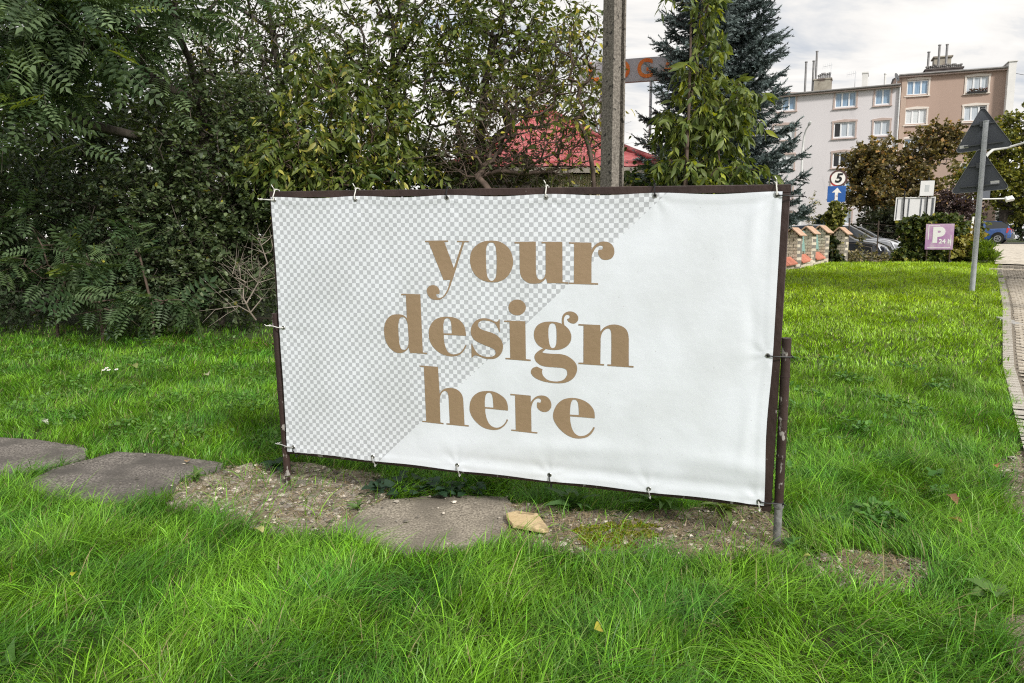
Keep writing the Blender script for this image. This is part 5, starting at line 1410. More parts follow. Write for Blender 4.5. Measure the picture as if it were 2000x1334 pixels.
plant('tree', 'large yellow-green tree behind the triangular road signs', 'tree', gpt(1958, 470, 54),
      [bl(1935, 290, 54, 1.7, 1.4, 1.6, 190), bl(2000, 265, 54, 1.9, 1.5, 1.6, 200), bl(1960, 360, 53, 2.0, 1.4, 1.3, 220), bl(1895, 345, 53, 1.1, 1.0, 1.0, 90), bl(2060, 330, 54, 2.2, 1.6, 2.2, 200), bl(2000, 400, 54, 1.8, 1.2, .8, 120)],
      gr_, trunk_top=at(1958, 330, 54), rtip=.012, rbase=.28)
plant('shrub', 'purple-leaved bush below the triangular road signs', 'shrub', gpt(1855, 455, 50), [bl(1850, 402, 50, 1.25, .9, .75, 190), bl(1885, 415, 50, .8, .7, .6, 80)],
      dict(br, size=.13, c1=(.035, .020, .024), c2=(.125, .085, .09), podd=.02), rtip=.008, rbase=.08)
plant('shrub', 'dark evergreen bush by the road beyond the blue car', 'shrub', gpt(1995, 465, 64), [bl(1985, 425, 64, 1.3, 1.2, 1.6, 200), bl(2040, 420, 64, 1.8, 1.4, 2.0, 220)],
      dict(br, size=.16, c1=(.012, .022, .012), c2=(.045, .065, .03), podd=.0), rtip=.008, rbase=.1)
plant('shrub', 'dark hedge bush between the parked cars and the flats', 'shrub', gpt(1725, 465, 44), [bl(1720, 440, 44, 1.2, .8, .5, 120), bl(1765, 445, 44, .9, .8, .6, 100)],
      dict(br, size=.15, c1=(.015, .022, .010), c2=(.05, .06, .025), podd=.0), rtip=.008, rbase=.06)
plant('conifer', 'small dark conifer against the pale wall behind the brick pillars', 'conifer', gpt(1601, 462, 40), [bl(1601, 438, 40, .30, .3, .25, 40), bl(1601, 428, 40, .12, .12, .25, 16)],
      dict(br, size=.10, slen=.3, c1=(.015, .03, .022), c2=(.05, .07, .05), podd=0), rtip=.006, rbase=.04)
plant('tall_weed', 'tall thin flowering weed rising above the brick pillars', 'weed', gpt(1578, 500, 21), [bl(1580, 425, 21, .14, .14, .22, 26), bl(1588, 390, 21, .06, .06, .25, 12)],
      dict(t=T_ROUND, size=.05, per=7, slen=.16, droop=.1, c1=(.12, .12, .05), c2=(.36, .33, .18), step=.12, odd=(.4, .3, .1), podd=.1), trunk_top=at(1588, 385, 21), rtip=.002, rbase=.008, bark=M_TWIG, wood='stem', crown='leaves')
# ------------------------------------------------------------------ brick fence
BR_M = [mat('cream_brick', (.54, .48, .38), (.64, .57, .46), 14, .9, .5, 60), mat('cream_brick_dark', (.48, .42, .33), (.57, .50, .40), 14, .9, .5, 60)]
M_MORT = mat('grey_mortar', (.15, .135, .115), (.22, .20, .17), 30, .95)
M_TILE = mat('red_coping_tile', (.40, .135, .085), (.50, .19, .125), 7, .75, .3, 40)
M_TILEB = mat('buff_coping_tile', (.42, .27, .18), (.50, .34, .24), 7, .8, .3, 40)
PD = [(1549, 18.2), (1577, 19.2), (1603, 20.05), (1641, 20.7)]
PPOS = [at(px, 500, Y) for px, Y in PD]
fdir = Vector((PPOS[3].x - PPOS[0].x, PPOS[3].y - PPOS[0].y, 0)).normalized(); fnor = Vector((fdir.y, -fdir.x, 0))
Zv = Vector((0, 0, 1))
def brick_me(l, w, h, k):
    b = MB(); b.hexa([(-l / 2, -w / 2, -h / 2), (l / 2, -w / 2, -h / 2), (l / 2, w / 2, -h / 2), (-l / 2, w / 2, -h / 2), (-l / 2, -w / 2, h / 2), (l / 2, -w / 2, h / 2), (l / 2, w / 2, h / 2), (-l / 2, w / 2, h / 2)])
    return b.mesh('brick', BR_M[k])
_bc = {}
def brick(parent, c, l, w, h):
    k = (round(l, 3), round(w, 3), round(h, 3), int(rng.random() < .35))
    if k not in _bc: _bc[k] = brick_me(*k)
    o = link('brick', _bc[k], parent); o.location = Vector(c) - ORG[parent.name]
    o.rotation_euler = (0, 0, math.atan2(fdir.y, fdir.x) + rng.normal() * .006)
PW, CH, NC = .31, .078, 12
plabels = ['cream brick pillar with gabled top, half hidden by the banner edge', 'cream brick pillar with gabled top, second from the banner', 'cream brick pillar beside the gap, bare of ivy', 'cream brick pillar overgrown with ivy']
for i, p in enumerate(PPOS):
    z0 = G(p.x, p.y) - .10
    if i == 3: z0 -= .05
    t = thing('brick_pillar', plabels[i], 'pillar', (p.x, p.y, z0), 'brick pillars of the boundary fence')
    c = Vector((p.x, p.y, 0)); nc = NC if i < 3 else NC
    m = MB(); m.box(c + Zv * (z0 + nc * CH / 2), (PW - .012, PW - .012, nc * CH), ax=(fdir, fnor, Zv))
    zt = z0 + nc * CH
    gable = [c - fnor * .13 + Zv * zt, c + fnor * .13 + Zv * zt, c + Zv * (zt + .12)]
    m.prism([q_ - fdir * (PW / 2 - .012) for q_ in gable], fdir * (PW - .024)); m.build('mortar', M_MORT, t)
    for k in range(nc):
        z = z0 + (k + .5) * CH; s = 1 if k % 2 else -1
        # pinwheel course: bricks 0.2 + 0.1 on the wide face, shown on all sides
        for (a, bb_, la, lb) in ((0, s * .0525, PW, .192), (0, -s * .1045, PW, .090)):
            brick(t, c + fdir * a + fnor * bb_ + Zv * z, la, lb, CH - .009)
    for j in range(3):
        brick(t, c - fdir * (PW / 2 - .03) + fnor * (-.07 + .07 * j) + Zv * (zt + .03 + (.025 if j == 1 else 0)), .05, .055, .06 + (.05 if j == 1 else 0))
    for s in (-1, 1):
        b = MB(); e0 = c + fnor * s * .235 + Zv * (zt - .035); e1 = c + Zv * (zt + .165); d = (e1 - e0)
        up = d.cross(fdir).normalized(); up = up if up.z > 0 else -up
        b.box((e0 + e1) / 2, (PW + .12, d.length, .03), ax=(fdir, d.normalized(), up)); b.build('coping_tile', M_TILEB, t, bevel=.004)
def low_wall(a, b_, label):
    L_ = (b_ - a).length; mid = (a + b_) / 2; n_ = max(2, round(L_ / .26)); w = L_ / n_
    z0 = min(G(a.x, a.y), G(b_.x, b_.y)) - .14
    t = thing('low_brick_wall', label, 'wall', (mid.x, mid.y, z0), 'low walls between the brick pillars')
    for k in range(4):
        for j in range(n_):
            zz = z0 + (k + .5) * CH + (G(b_.x, b_.y) - G(a.x, a.y)) * ((j + .5) / n_)
            brick(t, a + fdir * (w * (j + .5)) + Zv * (zz - a.z), w - .012, .20, CH - .009)
    for s in (-1, 1):
        za = z0 + 4 * CH; A = Vector((a.x, a.y, za)); Bv = Vector((b_.x, b_.y, za + G(b_.x, b_.y) - G(a.x, a.y)))
        nt_ = max(1, round(L_ / .5))
        for q_ in range(nt_):
            A1, B1 = A.lerp(Bv, q_ / nt_ + .006), A.lerp(Bv, (q_ + 1) / nt_ - .006)
            b = MB(); dn = Zv * -.028
            P4 = [A1 + fnor * s * .19 - Zv * .01, B1 + fnor * s * .19 - Zv * .01, B1 + Zv * .145, A1 + Zv * .145]
            b.hexa([x + dn for x in P4] + P4); b.build('coping_tile', M_TILE, t)
for i, lb in ((0, 'low wall with red tiled top between the two pillars nearest the banner'), (1, 'low wall with red tiled top beside the gap in the fence')):
    a = Vector((PPOS[i].x, PPOS[i].y, 0)) + fdir * (PW / 2 + .005); b_ = Vector((PPOS[i + 1].x, PPOS[i + 1].y, 0)) - fdir * (PW / 2 + .005)
    low_wall(a, b_, lb)
a = Vector((PPOS[0].x, PPOS[0].y, 0)) - fdir * 2.2; low_wall(a, Vector((PPOS[0].x, PPOS[0].y, 0)) - fdir * (PW / 2 + .005), 'low wall with red tiled top running in behind the banner edge')
# torn turquoise netting between pillars
M_NET = leafmat('turquoise_film', .5, .5, .3, (1, 1, 1))
for i, lb in ((0, 'torn turquoise film hanging left of the second brick pillar'), (1, 'torn turquoise film hanging left of the bare brick pillar by the gap')):
    a = PPOS[i] + fdir * .18; b_ = PPOS[i + 1] - fdir * .17
    z0 = G(b_.x, b_.y) + .34; V = []; n, m = 16, 12; fs = []
    for u in range(n):
        for v in range(m):
            tu, tv = u / (n - 1), v / (m - 1)
            w_ = .40 + .60 * tu
            p = Vector((a.x, a.y, 0)).lerp(Vector((b_.x, b_.y, 0)), .35 + .65 * tu) + fnor * (.04 * math.sin(tu * 9 + tv * 4) - .03)
            V.append((p.x, p.y, z0 + (1 - w_) * .25 + tv * .55 * (.35 + .65 * tu ** .6) + .02 * math.sin(tu * 17)))
    for u in range(n - 1):
        for v in range(m - 1):
            if rng.random() < .06 or (u < 3 and v > 8): continue
            fs += [u * m + v, (u + 1) * m + v, (u + 1) * m + v + 1, u * m + v + 1]
    V = np.array(V); o_ = V[0].copy()
    o = link('torn_film', npmesh('torn_film', V - o_, np.full(len(fs) // 4, 4), fs, M_NET, np.tile([.36, .58, .54], (len(V), 1)), smooth=True), None, tuple(o_))
    tag(o, lb, 'plastic film', 'torn film between the brick pillars')

# ------------------------------------------------------------------ ivy, creepers and weeds along the far edge of the lawn
iv = dict(t=T_ROUND, size=.085, per=16, slen=.20, droop=.6, c1=(.030, .052, .014), c2=(.115, .150, .030), up=.5, odd=(.34, .32, .06), podd=.08, step=.25, wide=1.4)
plant('ivy', 'ivy column climbing the sign post and the last brick pillar', 'ivy', gpt(1634, 515, 20.9), [bl(1630, 424, 21.3, .13, .13, .34, 110), bl(1624, 460, 21.1, .13, .13, .3, 60)],
      dict(iv, c1=(.06, .08, .018), c2=(.22, .22, .05)), rtip=.003, rbase=.02, crown='leaves', wood='stem', bark=M_TWIG)
plant('ivy', 'dark ivy filling the gap left of the overgrown pillar', 'ivy', gpt(1624, 515, 20.4), [bl(1621, 485, 20.8, .10, .15, .34, 80), bl(1640, 503, 20.4, .14, .05, .08, 14)], dict(iv, c1=(.018, .032, .012), c2=(.06, .08, .025)), rtip=.003, rbase=.015, crown='leaves', wood='stem', bark=M_TWIG)
plant('creeper', 'dense creeper over the wire fence round the parking sign', 'creeper', gpt(1800, 515, 21.3),
      [bl(1795, 462, 21.4, .42, .3, .40, 200), bl(1840, 432, 21.2, .55, .3, .12, 130), bl(1785, 495, 21.1, .55, .3, .22, 130), bl(1850, 500, 20.9, .6, .25, .16, 120), bl(1775, 438, 21.4, .25, .25, .14, 60), bl(1868, 445, 21.2, .12, .2, .2, 40)],
      iv, trunk_top=at(1800, 480, 21.3), rtip=.003, rbase=.03, crown='leaves', wood='stem', bark=M_TWIG)
plant('creeper', 'creeper coloured sunlit yellow right of the parking sign', 'creeper', gpt(1880, 515, 21.0),
      [bl(1880, 478, 21, .30, .25, .22, 110), bl(1900, 470, 21.2, .14, .15, .4, 60), bl(1868, 495, 20.8, .3, .2, .10, 40)],
      dict(iv, c1=(.15, .16, .03), c2=(.40, .36, .09), odd=(.45, .33, .08), podd=.15), rtip=.003, rbase=.02, crown='leaves', wood='stem', bark=M_TWIG)  # leaf colours brightened to carry the sunlight on this creeper
plant('creeper', 'creeper wound up the street lamp behind the road signs', 'creeper', gpt(1908, 500, 22.6), [bl(1908, 450, 22.4, .14, .14, .45, 60)], dict(iv, c1=(.06, .09, .02), c2=(.20, .22, .05)), rtip=.003, rbase=.015, crown='leaves', wood='stem', bark=M_TWIG)
plant('weeds', 'tangle of weeds and dry stalks in front of the parked cars', 'weeds', gpt(1700, 515, 21.0),
      [bl(1700, 507, 21.2, .55, .25, .07, 60), bl(1662, 500, 21, .16, .2, .12, 30), bl(1740, 508, 21.2, .4, .25, .06, 40), bl(1678, 475, 21.2, .05, .1, .22, 8)],
      dict(iv, t=T_LONG, size=.09, per=9, c1=(.05, .06, .02), c2=(.20, .18, .07), odd=(.36, .30, .16), podd=.3, droop=.1), rtip=.003, rbase=.02, crown='leaves', wood='stem', bark=M_DEADTWIG)
plant('grass_tussock', 'tall bright grass bank beside the paved entrance behind the road signs', 'grass', gpt(1925, 525, 19.8), [bl(1925, 505, 20.0, .22, .3, .12, 60), bl(1918, 488, 20.4, .16, .25, .1, 40)],
      dict(t=T_LONG, size=.16, per=14, slen=.10, droop=-.9, c1=(.09, .17, .012), c2=(.22, .32, .02), up=.2, wide=.4, wob=.4), rtip=.002, rbase=.006, crown='leaves', wood='stem', bark=M_TWIG)
# wire fence posts and strands
M_WIRE = mat('rusty_wire', (.07, .055, .045), (.12, .09, .07), 20, .7, metal=.5)
wf = thing('wire_fence', 'rusty wire fence on thin steel posts in front of the parked cars', 'fence', tuple(gpt(1760, 515, 21.4)))
fp = [at(1655, 500, 21.0), at(1712, 500, 21.3), at(1763, 500, 21.5), at(1782, 500, 21.6), at(1848, 500, 21.6), at(1898, 500, 21.9)]
for p in fp:
    b = MB(); z = G(p.x, p.y); b.tube([Vector((p.x, p.y, z - .1)), Vector((p.x, p.y, z + 1.22))], .018, 6); b.build('post', M_WIRE, wf)
for k in range(6):
    b = MB(); b.tube([Vector((p.x, p.y, G(p.x, p.y) + .12 + .2 * k)) for p in fp], .0035, 4); b.build('wire', M_WIRE, wf)
for k, (px, dx, lb) in enumerate(((1872, -.02, 'white wooden stake standing in the creeper, the more upright one'), (1891, .09, 'white wooden stake leaning right beside the street lamp'))):
    p = at(px, 470, 21.5); b = MB(); z = G(p.x, p.y)
    b.box(Vector((p.x + dx / 2, p.y, z + .6)), (.05, .03, 1.28), ax=(Vector((1, 0, -dx / 1.2)).normalized(), Vector((0, 1, 0)), Vector((dx / 1.2, 0, 1)).normalized()))
    tag(b.build('stake', M_WHITEP, None, loc=(p.x, p.y, z)), lb, 'stake', 'white stakes in the creeper')

# ------------------------------------------------------------------ road signs
M_SBACK = mat('sign_back_grey', (.088, .097, .115), (.10, .11, .13), 2, .55, spec=.3)
M_SEDGE = mat('sign_edge', (.30, .31, .32), rough=.4, metal=.5)
M_SBR = mat('bracket_grey', (.085, .092, .10), rough=.5)
M_STICK = mat('white_sticker', (.72, .72, .70), rough=.5)
def rounded_tri(side, r, n=6):
    h = side * .8660; P = [(-side / 2, -h / 3), (side / 2, -h / 3), (0, 2 * h / 3)]; o = []
    for i in range(3):
        a = np.array(P[i]); u = np.array(P[i - 1]) - a; v = np.array(P[(i + 1) % 3]) - a; u = u / np.linalg.norm(u); v = v / np.linalg.norm(v)
        c = a + (u + v) / np.linalg.norm(u + v) * r / math.sin(math.pi / 6)
        s = c - np.array([0, 0]); t0 = a + u * r / math.tan(math.pi / 6); t1 = a + v * r / math.tan(math.pi / 6)
        a0 = math.atan2(*(t0 - c)[::-1]); a1 = math.atan2(*(t1 - c)[::-1])
        if a1 < a0: a1 += 2 * math.pi
        for k in range(n + 1):
            t = a0 + (a1 - a0) * k / n; o.append(c + r * np.array([math.cos(t), math.sin(t)]))
    return o
pb_ = at(1898, 570, 14.0); zb = G(pb_.x, pb_.y)
rs = thing('road_sign', 'pair of triangular road signs seen from behind on one grey post', 'road sign', (pb_.x, pb_.y, zb))
ztop = at(1917, 238, 14.0).z
b = MB(); b.tube([Vector((pb_.x, pb_.y, zb - .2)), Vector((pb_.x + .015, pb_.y, ztop))], .046, 14); b.tube([Vector((pb_.x + .015, pb_.y, ztop)), Vector((pb_.x + .015, pb_.y, ztop + .02))], .05, 14)
b.build('post', M_GALV, rs)
def tri_plate(cx, cy, side, roll, yaw, stick):
    c = at(cx, cy, 14.11)
    ax = Vector((math.cos(yaw), math.sin(yaw), 0)); nrm_ = Vector((math.sin(yaw), -math.cos(yaw), 0))   # nrm_ faces the camera
    X = ax * math.cos(roll) + Zv * math.sin(roll); Y = -ax * math.sin(roll) + Zv * math.cos(roll)
    poly = rounded_tri(side, .05)
    b = MB(); b.prism([c + X * p[0] + Y * p[1] for p in poly], -nrm_ * .004)
    big = [p * 1.0 for p in poly]; inn = [p * .98 for p in poly]; n = len(poly)
    base = len(b.v)
    for P, d in ((big, .0005), (big, .022), (inn, .022), (inn, .0005)):
        for p in P: b.v.append(c + X * p[0] + Y * p[1] + nrm_ * d)
    for k in range(3):
        for j in range(n):
            b.f.append([base + k * n + j, base + k * n + (j + 1) % n, base + (k + 1) * n + (j + 1) % n, base + (k + 1) * n + j]); b.m.append(1 if k != 2 else 0)
    pt_ = b.build('plate', [M_SBACK, M_SEDGE], rs)
    for yy, w in ((.20, .36), (-.17, .62)):
        q_ = MB(); q_.box(c + Y * yy + nrm_ * .028, (w, .045, .02), ax=(X, nrm_, Y))
        q_.box(c + Y * yy + nrm_ * .062, (.115, .035, .10), ax=(X, nrm_, Y)); q_.build('bracket', M_SBR, pt_)
        for s in (-1, 1):
            for k in (.3, .44):
                q_ = MB(); q_.disc(c + Y * yy + X * s * w * k + nrm_ * .0395, nrm_, .011, 8); q_.build('bolt_hole', M_BLACK, pt_)
    q_ = MB(); q_.box(c + X * stick[0] + Y * stick[1] + nrm_ * .004, (.14, .055, .002), ax=(X, Y, nrm_)); q_.build('sticker', M_STICK, pt_)
tri_plate(1920, 264, .94, R(5.0), R(-27), (-.31, -.17))
tri_plate(1913, 345, .96, R(4.0), R(-27), (.24, -.13))

def lamp(name, label, pts, r0, r1, mt, head, group=None):
    t = thing(name, label, 'street lamp', tuple(pts[0]), group)
    n = len(pts); b = MB(); b.tube(pts, [r0 + (r1 - r0) * k / (n - 1) for k in range(n)], 10); b.build('pole', mt, t)
    d = (pts[-1] - pts[-2]).normalized(); h = MB(); e_ = pts[-1]
    h.tube([e_ - d * .02, e_ + d * .08, e_ + d * head * .5, e_ + d * head], [r1 * 1.2, r1 * 2.2, r1 * 2.6, r1 * 1.0], 10); h.build('lamp_head', mt, t)
    return t
M_LAMP = mat('pale_lamp_post', (.52, .53, .52), (.62, .62, .60), 5, .5)
c0 = gpt(1559, 470, 40); c1 = at(1567, 290, 40)
lp = [c0, Vector((c0.x, c0.y, c0.z + 1.6)), Vector((c0.x, c0.y, c1.z)), at(1570, 268, 40), at(1574, 254, 39.8), at(1579, 245, 39.6)]
t = lamp('street_lamp', 'slim pale street lamp with a bent arm in front of the pale flats', lp, .07, .035, M_LAMP, .25)
b = MB(); b.tube([c0, c0 + Zv * 1.6], .12, 10); b.build('base_sleeve', M_LAMP, t)
q0 = gpt(1905, 495, 23.0); q1 = at(1926, 312, 23)
lp = [q0, Vector((q0.x, q0.y, q1.z - .4)), Vector((q0.x + .02, q0.y, q1.z)), at(1930, 300, 23), at(1940, 292, 23), at(1966, 289, 23), at(2003, 278, 22.6), at(2040, 266, 22.2)]
t = lamp('street_lamp', 'pale street lamp with a long arm reaching right behind the triangular signs', lp, .060, .026, M_LAMP, .5)
a0 = Vector((q0.x, q0.y, at(1913, 389, 23).z)); a1_ = at(1962, 388, 23)
b = MB(); b.tube([a0, a1_], .022, 8); b.build('side_arm', M_LAMP, t)
for k in range(3):
    b = MB(); p = at(1964 + 5 * k, 389 - k, 23); b.tube([p + Zv * .05, p - Vector((0, .10, .06))], [.045, .055], 8); b.build('floodlight', M_STICK, t)
b = MB(); p = at(1922, 376, 23.1); b.box(p, (.36, .02, .42)); b.build('plate', M_SBACK, t)

# one way sign with the weight limit disc above
s0 = gpt(1632, 500, 26.0); 
ow = thing('road_sign', 'worn round sign with a black 5 above a blue one-way arrow sign', 'road sign', tuple(s0))
zt = at(1637, 333, 26).z
b = MB(); b.tube([s0 - Zv * .2, Vector((s0.x + .03, s0.y, zt))], .032, 10); b.build('post', M_GALV, ow)
M_WORN = mat('worn_white_face', (.70, .68, .63), (.78, .76, .72), 4, .5, c3=(.42, .33, .30), s3=3.2, lo3=.60, hi3=.64)
M_RING = mat('worn_ring', (.045, .03, .03), (.10, .04, .035), 3, .5, c3=(.40, .04, .035), s3=2.0, lo3=.56, hi3=.60)
c = at(1637, 348.5, 25.95); nf = Vector((-c.x, -c.y, 0)).normalized(); nf = (nf + Vector((.12, 0, 0))).normalized(); xf = Vector((-nf.y, nf.x, 0)); xf = xf if xf.x > 0 else -xf
b = MB(); b.tube([c, c + nf * .012], .285, 28); b.build('disc', M_WORN, ow)
b = MB(); b.disc(c + nf * .015, nf, .285, 28, 0, .228); b.build('rim', M_RING, ow)
text_mb('5', .42, c + nf * .015 + Zv * -.005, xf, Zv, M_BLACK, 'digit', ow, shear=.2, off=.016, sx=1.05, depth=.002)
M_BLUE = mat('blue_sign', (.015, .085, .30), (.025, .11, .36), 3, .45)
c = at(1633.5, 379, 25.95); b = MB(); b.box(c, (.58, .02, .54), ax=(xf, nf, Zv)); b.build('plate', M_BLUE, ow, bevel=.004)
def flatpoly(c, pts, n_, th, mt, name, parent):
    b = MB(); b.prism([c + xf * x + Zv * y for x, y in pts], n_ * th); return b.build(name, mt, parent)
flatpoly(c + nf * .011, [(-.055, -.215), (.045, -.215), (.05, .05), (.155, .03), (.02, .215), (-.15, .05), (-.05, .055)], nf, .003, M_WORN, 'arrow', ow)

# parking sign in the creeper
M_PURP = mat('faded_purple', (.36, .17, .37), (.50, .36, .47), 2.2, .5, c3=(.56, .48, .53), s3=1.9, lo3=.50, hi3=.64)
c = at(1834.5, 462.5, 20.55); nf = Vector((-.42, -1, 0)).normalized(); xf = Vector((-nf.y, nf.x, 0))
ps = thing('parking_sign', 'faded purple parking board lettered P 24 h half buried in creeper', 'parking sign', (c.x, c.y, G(c.x, c.y)))
w, h = .68, .70
b = MB(); b.box(c, (w, .02, h), ax=(xf, nf, Zv)); b.build('board', M_PURP, ps, bevel=.004)
for nm, x, y, bw, bh in (('border_line', -.27, .12, .018, .40), ('border_line', 0, -.30, .56, .018), ('border_line', .275, -.10, .016, .28), ('border_line', -.13, .305, .26, .014)):
    b = MB(); b.box(c + nf * .0115 + xf * x + Zv * y, (bw, .002, bh), ax=(xf, nf, Zv)); b.build(nm, M_STICK, ps)
text_mb('P', .56, c + nf * .0125 + xf * -.03 + Zv * .03, xf, Zv, M_STICK, 'letter', ps, off=.03, depth=.003)
text_mb('24 h', .165, c + nf * .0125 + xf * .135 + Zv * -.13, xf, Zv, M_STICK, 'small_letters', ps, off=.006, depth=.003)
for x in (-.28, .28):
    b = MB(); p = c + xf * x - nf * .04; b.tube([Vector((p.x, p.y, G(p.x, p.y) - .1)), p + Zv * .3], .022, 8); b.build('post', M_WIRE, ps)

# blank white board seen from behind with a small sign on top
c = at(1786, 408, 23.5); xf = Vector((.90, -.36, .0)).normalized(); nf = Vector((xf.y, -xf.x, 0)); up = (Zv + xf * .03).normalized()
wbd = thing('white_board', 'blank white board on dark posts with a small white sign above it', 'notice board', (c.x, c.y, G(c.x, c.y)))
M_WB = mat('white_sheet', (.70, .70, .69), (.74, .74, .73), 1.5, .9, spec=.1)
b = MB(); b.box(c, (1.08, .02, .70), ax=(xf, nf, up)); b.build('board', M_WB, wbd)
for x, w_ in ((0, 1.10),):
    for s in (-1, 1):
        b = MB(); b.box(c + up * .345 * s + nf * .022, (1.10, .02, .03), ax=(xf, nf, up)); b.build('frame', M_STICK, wbd)
        b = MB(); b.box(c + xf * .535 * s + nf * .022, (.03, .02, .658), ax=(xf, nf, up)); b.build('frame', M_STICK, wbd)
for x, y0_, y1_ in ((-.50, -.33, .33), (-.17, -.34, .34), (.17, -.34, .34), (.48, -.33, .33)):
    b = MB(); b.box(c + xf * x + up * (y0_ + y1_) / 2 + nf * .020, (.022, .02, y1_ - y0_), ax=(xf, nf, up)); b.build('bar', M_SBACK, wbd)
for x, zt_ in ((-.32, .55), (.31, .95)):
    b = MB(); p = c + xf * x + nf * .045; b.tube([Vector((p.x, p.y, G(p.x, p.y) - .2)), p + up * zt_], .020, 8); b.build('post', M_BLACK, wbd)
b = MB(); b.box(c + xf * .28 + up * .62 + nf * .075, (.38, .02, .46), ax=(xf, nf, up)); o = b.build('small_sign', M_WB, wbd)
b = MB(); b.box(c + xf * .28 + up * .62 + nf * .0865, (.12, .003, .20), ax=(xf, nf, up)); b.build('faded_mark', mat('faded_grey', (.50, .52, .52), rough=.6), o)

# ------------------------------------------------------------------ parked cars
M_TYRE = mat('tyre', (.018, .018, .018), rough=.85)
M_RIM = mat('wheel_rim', (.42, .42, .43), rough=.35, metal=.7)
M_CGLASS = mat('car_glass', (.012, .016, .020), rough=.06, spec=.8)
M_TRIM = mat('grey_trim', (.075, .08, .085), (.10, .105, .11), 5, .6)
M_RLAMP = mat('tail_lamp', (.45, .02, .02), rough=.2, spec=.7)
M_HLAMP = mat('head_lamp', (.55, .57, .6), rough=.1, spec=.8)
def paintm(n_, c):
    m = mat(n_, c, rough=.16, spec=.7, coat=1.0); return m
ST = [(-2.02, .36, .70, .72, .70, .50), (-1.95, .28, .90, .93, .79, .62), (-1.80, .25, .96, 1.20, .83, .60), (-1.42, .22, .96, 1.43, .85, .57), (-.55, .20, .94, 1.49, .86, .58), (-.42, .20, .94, 1.49, .86, .58), (.25, .20, .93, 1.45, .86, .57), (.62, .20, .93, 1.24, .86, .60), (1.05, .20, .92, .97, .85, .64), (1.62, .22, .83, .88, .82, .62), (1.96, .30, .70, .74, .74, .55), (2.08, .38, .56, .58, .62, .48)]
def car(label, px, Y, heading, paint_, z=None, sc_=1.0, hl=1.0):
    p = at(px, 470, Y); zz = G(p.x, p.y) + .02 if z is None else z
    t = thing('parked_car', label, 'car', (p.x, p.y, zz), 'parked cars', heading); t.scale = (sc_, sc_, sc_ * hl)
    ORG[t.name] = Vector((0, 0, 0))
    bd, gl = MB(), MB()
    def sect(s):
        x, zb_, zl, zt_, w, wt = s; zm = zb_ + (zl - zb_) * .45
        R_ = [(w * .88, zb_), (w * .985, zb_ + .10), (w * 1.0, zm), (w * .985, zl - .04), (w * .95, zl), (wt, zt_ - .035), (wt * .72, zt_)]
        return [Vector((x, y, z_)) for y, z_ in R_] + [Vector((x, -y, z_)) for y, z_ in R_[::-1]]
    S = [sect(s) for s in ST]
    for i in range(len(S) - 1):
        for j in range(13):
            f = [S[i][j], S[i + 1][j], S[i + 1][j + 1], S[i][j + 1]]
            side = j in (4, 8); top = j in (5, 6, 7)
            isgl = (side and 2 <= i <= 7 and i != 4) or (top and i in (6, 7)) or (top and i in (1, 2))
            (gl if isgl else bd).face(f)
        bd.face([S[i][13], S[i + 1][13], S[i + 1][0], S[i][0]])
    bd.face(S[0]); bd.face(S[-1][::-1])
    bd.build('body', paint_, t); gl.build('window', M_CGLASS, t)
    for x in (-1.28, 1.30):
        for s in (-1, 1):
            a = MB(); a.disc((x, s * .872, .36), (0, s, 0), .375, 20); a.build('wheel_arch', M_BLACK, t)
            wmb = MB(); n = 20; base = len(wmb.v)
            for r_, y in ((.20, .70), (.31, .70), (.315, .86), (.29, .895), (.215, .895)):
                for k in range(n):
                    th_ = 6.28318 * k / n; wmb.v.append(Vector((x + r_ * math.cos(th_), s * y, .315 + r_ * math.sin(th_))))
            for q_ in range(4):
                for k in range(n):
                    wmb.f.append([base + q_ * n + k, base + q_ * n + (k + 1) % n, base + (q_ + 1) * n + (k + 1) % n, base + (q_ + 1) * n + k]); wmb.m.append(0)
            wh = wmb.build('wheel', M_TYRE, t)
            rm = MB(); rm.disc((x, s * .888, .315), (0, s, 0), .215, 20, 0, .15); rm.disc((x, s * .880, .315), (0, s, 0), .15, 16, 1); rm.disc((x, s * .892, .315), (0, s, 0), .06, 12, 0)
            for k in range(5):
                th_ = 6.28318 * k / 5; rm.box((x + .1 * math.cos(th_), s * .886, .315 + .1 * math.sin(th_)), (.13, .008, .045), ax=(Vector((math.cos(th_), 0, math.sin(th_))), Vector((0, 1, 0)), Vector((-math.sin(th_), 0, math.cos(th_)))))
            rm.build('rim', [M_RIM, M_BLACK], wh)
    b = MB(); b.hexa([(-2.08, -.70, .30), (-1.72, -.84, .26), (-1.72, .84, .26), (-2.08, .70, .30), (-2.07, -.70, .60), (-1.72, -.862, .56), (-1.72, .862, .56), (-2.07, .70, .60)]); b.build('bumper', M_TRIM, t)
    b = MB(); b.hexa([(1.72, -.83, .24), (2.12, -.62, .34), (2.12, .62, .34), (1.72, .83, .24), (1.72, -.845, .46), (2.12, -.63, .48), (2.12, .63, .48), (1.72, .845, .46)]); b.build('bumper', M_TRIM, t)
    for s in (-1, 1):
        b = MB(); b.hexa([(-2.0, s * .60, .68), (-1.72, s * .83, .68), (-1.72, s * .86, .68), (-2.01, s * .73, .68), (-1.96, s * .58, .95), (-1.74, s * .80, 1.0), (-1.74, s * .835, 1.0), (-1.97, s * .76, .95)]); b.build('tail_light', M_RLAMP, t)
        b = MB(); b.hexa([(2.08, s * .42, .58), (1.86, s * .70, .58), (1.86, s * .775, .58), (2.09, s * .60, .58), (2.0, s * .42, .72), (1.74, s * .70, .80), (1.74, s * .80, .80), (2.0, s * .62, .73)]); b.build('headlight', M_HLAMP, t)
        b = MB(); b.box((.82, s * .95, 1.0), (.12, .18, .12)); b.build('mirror', M_TRIM, t)
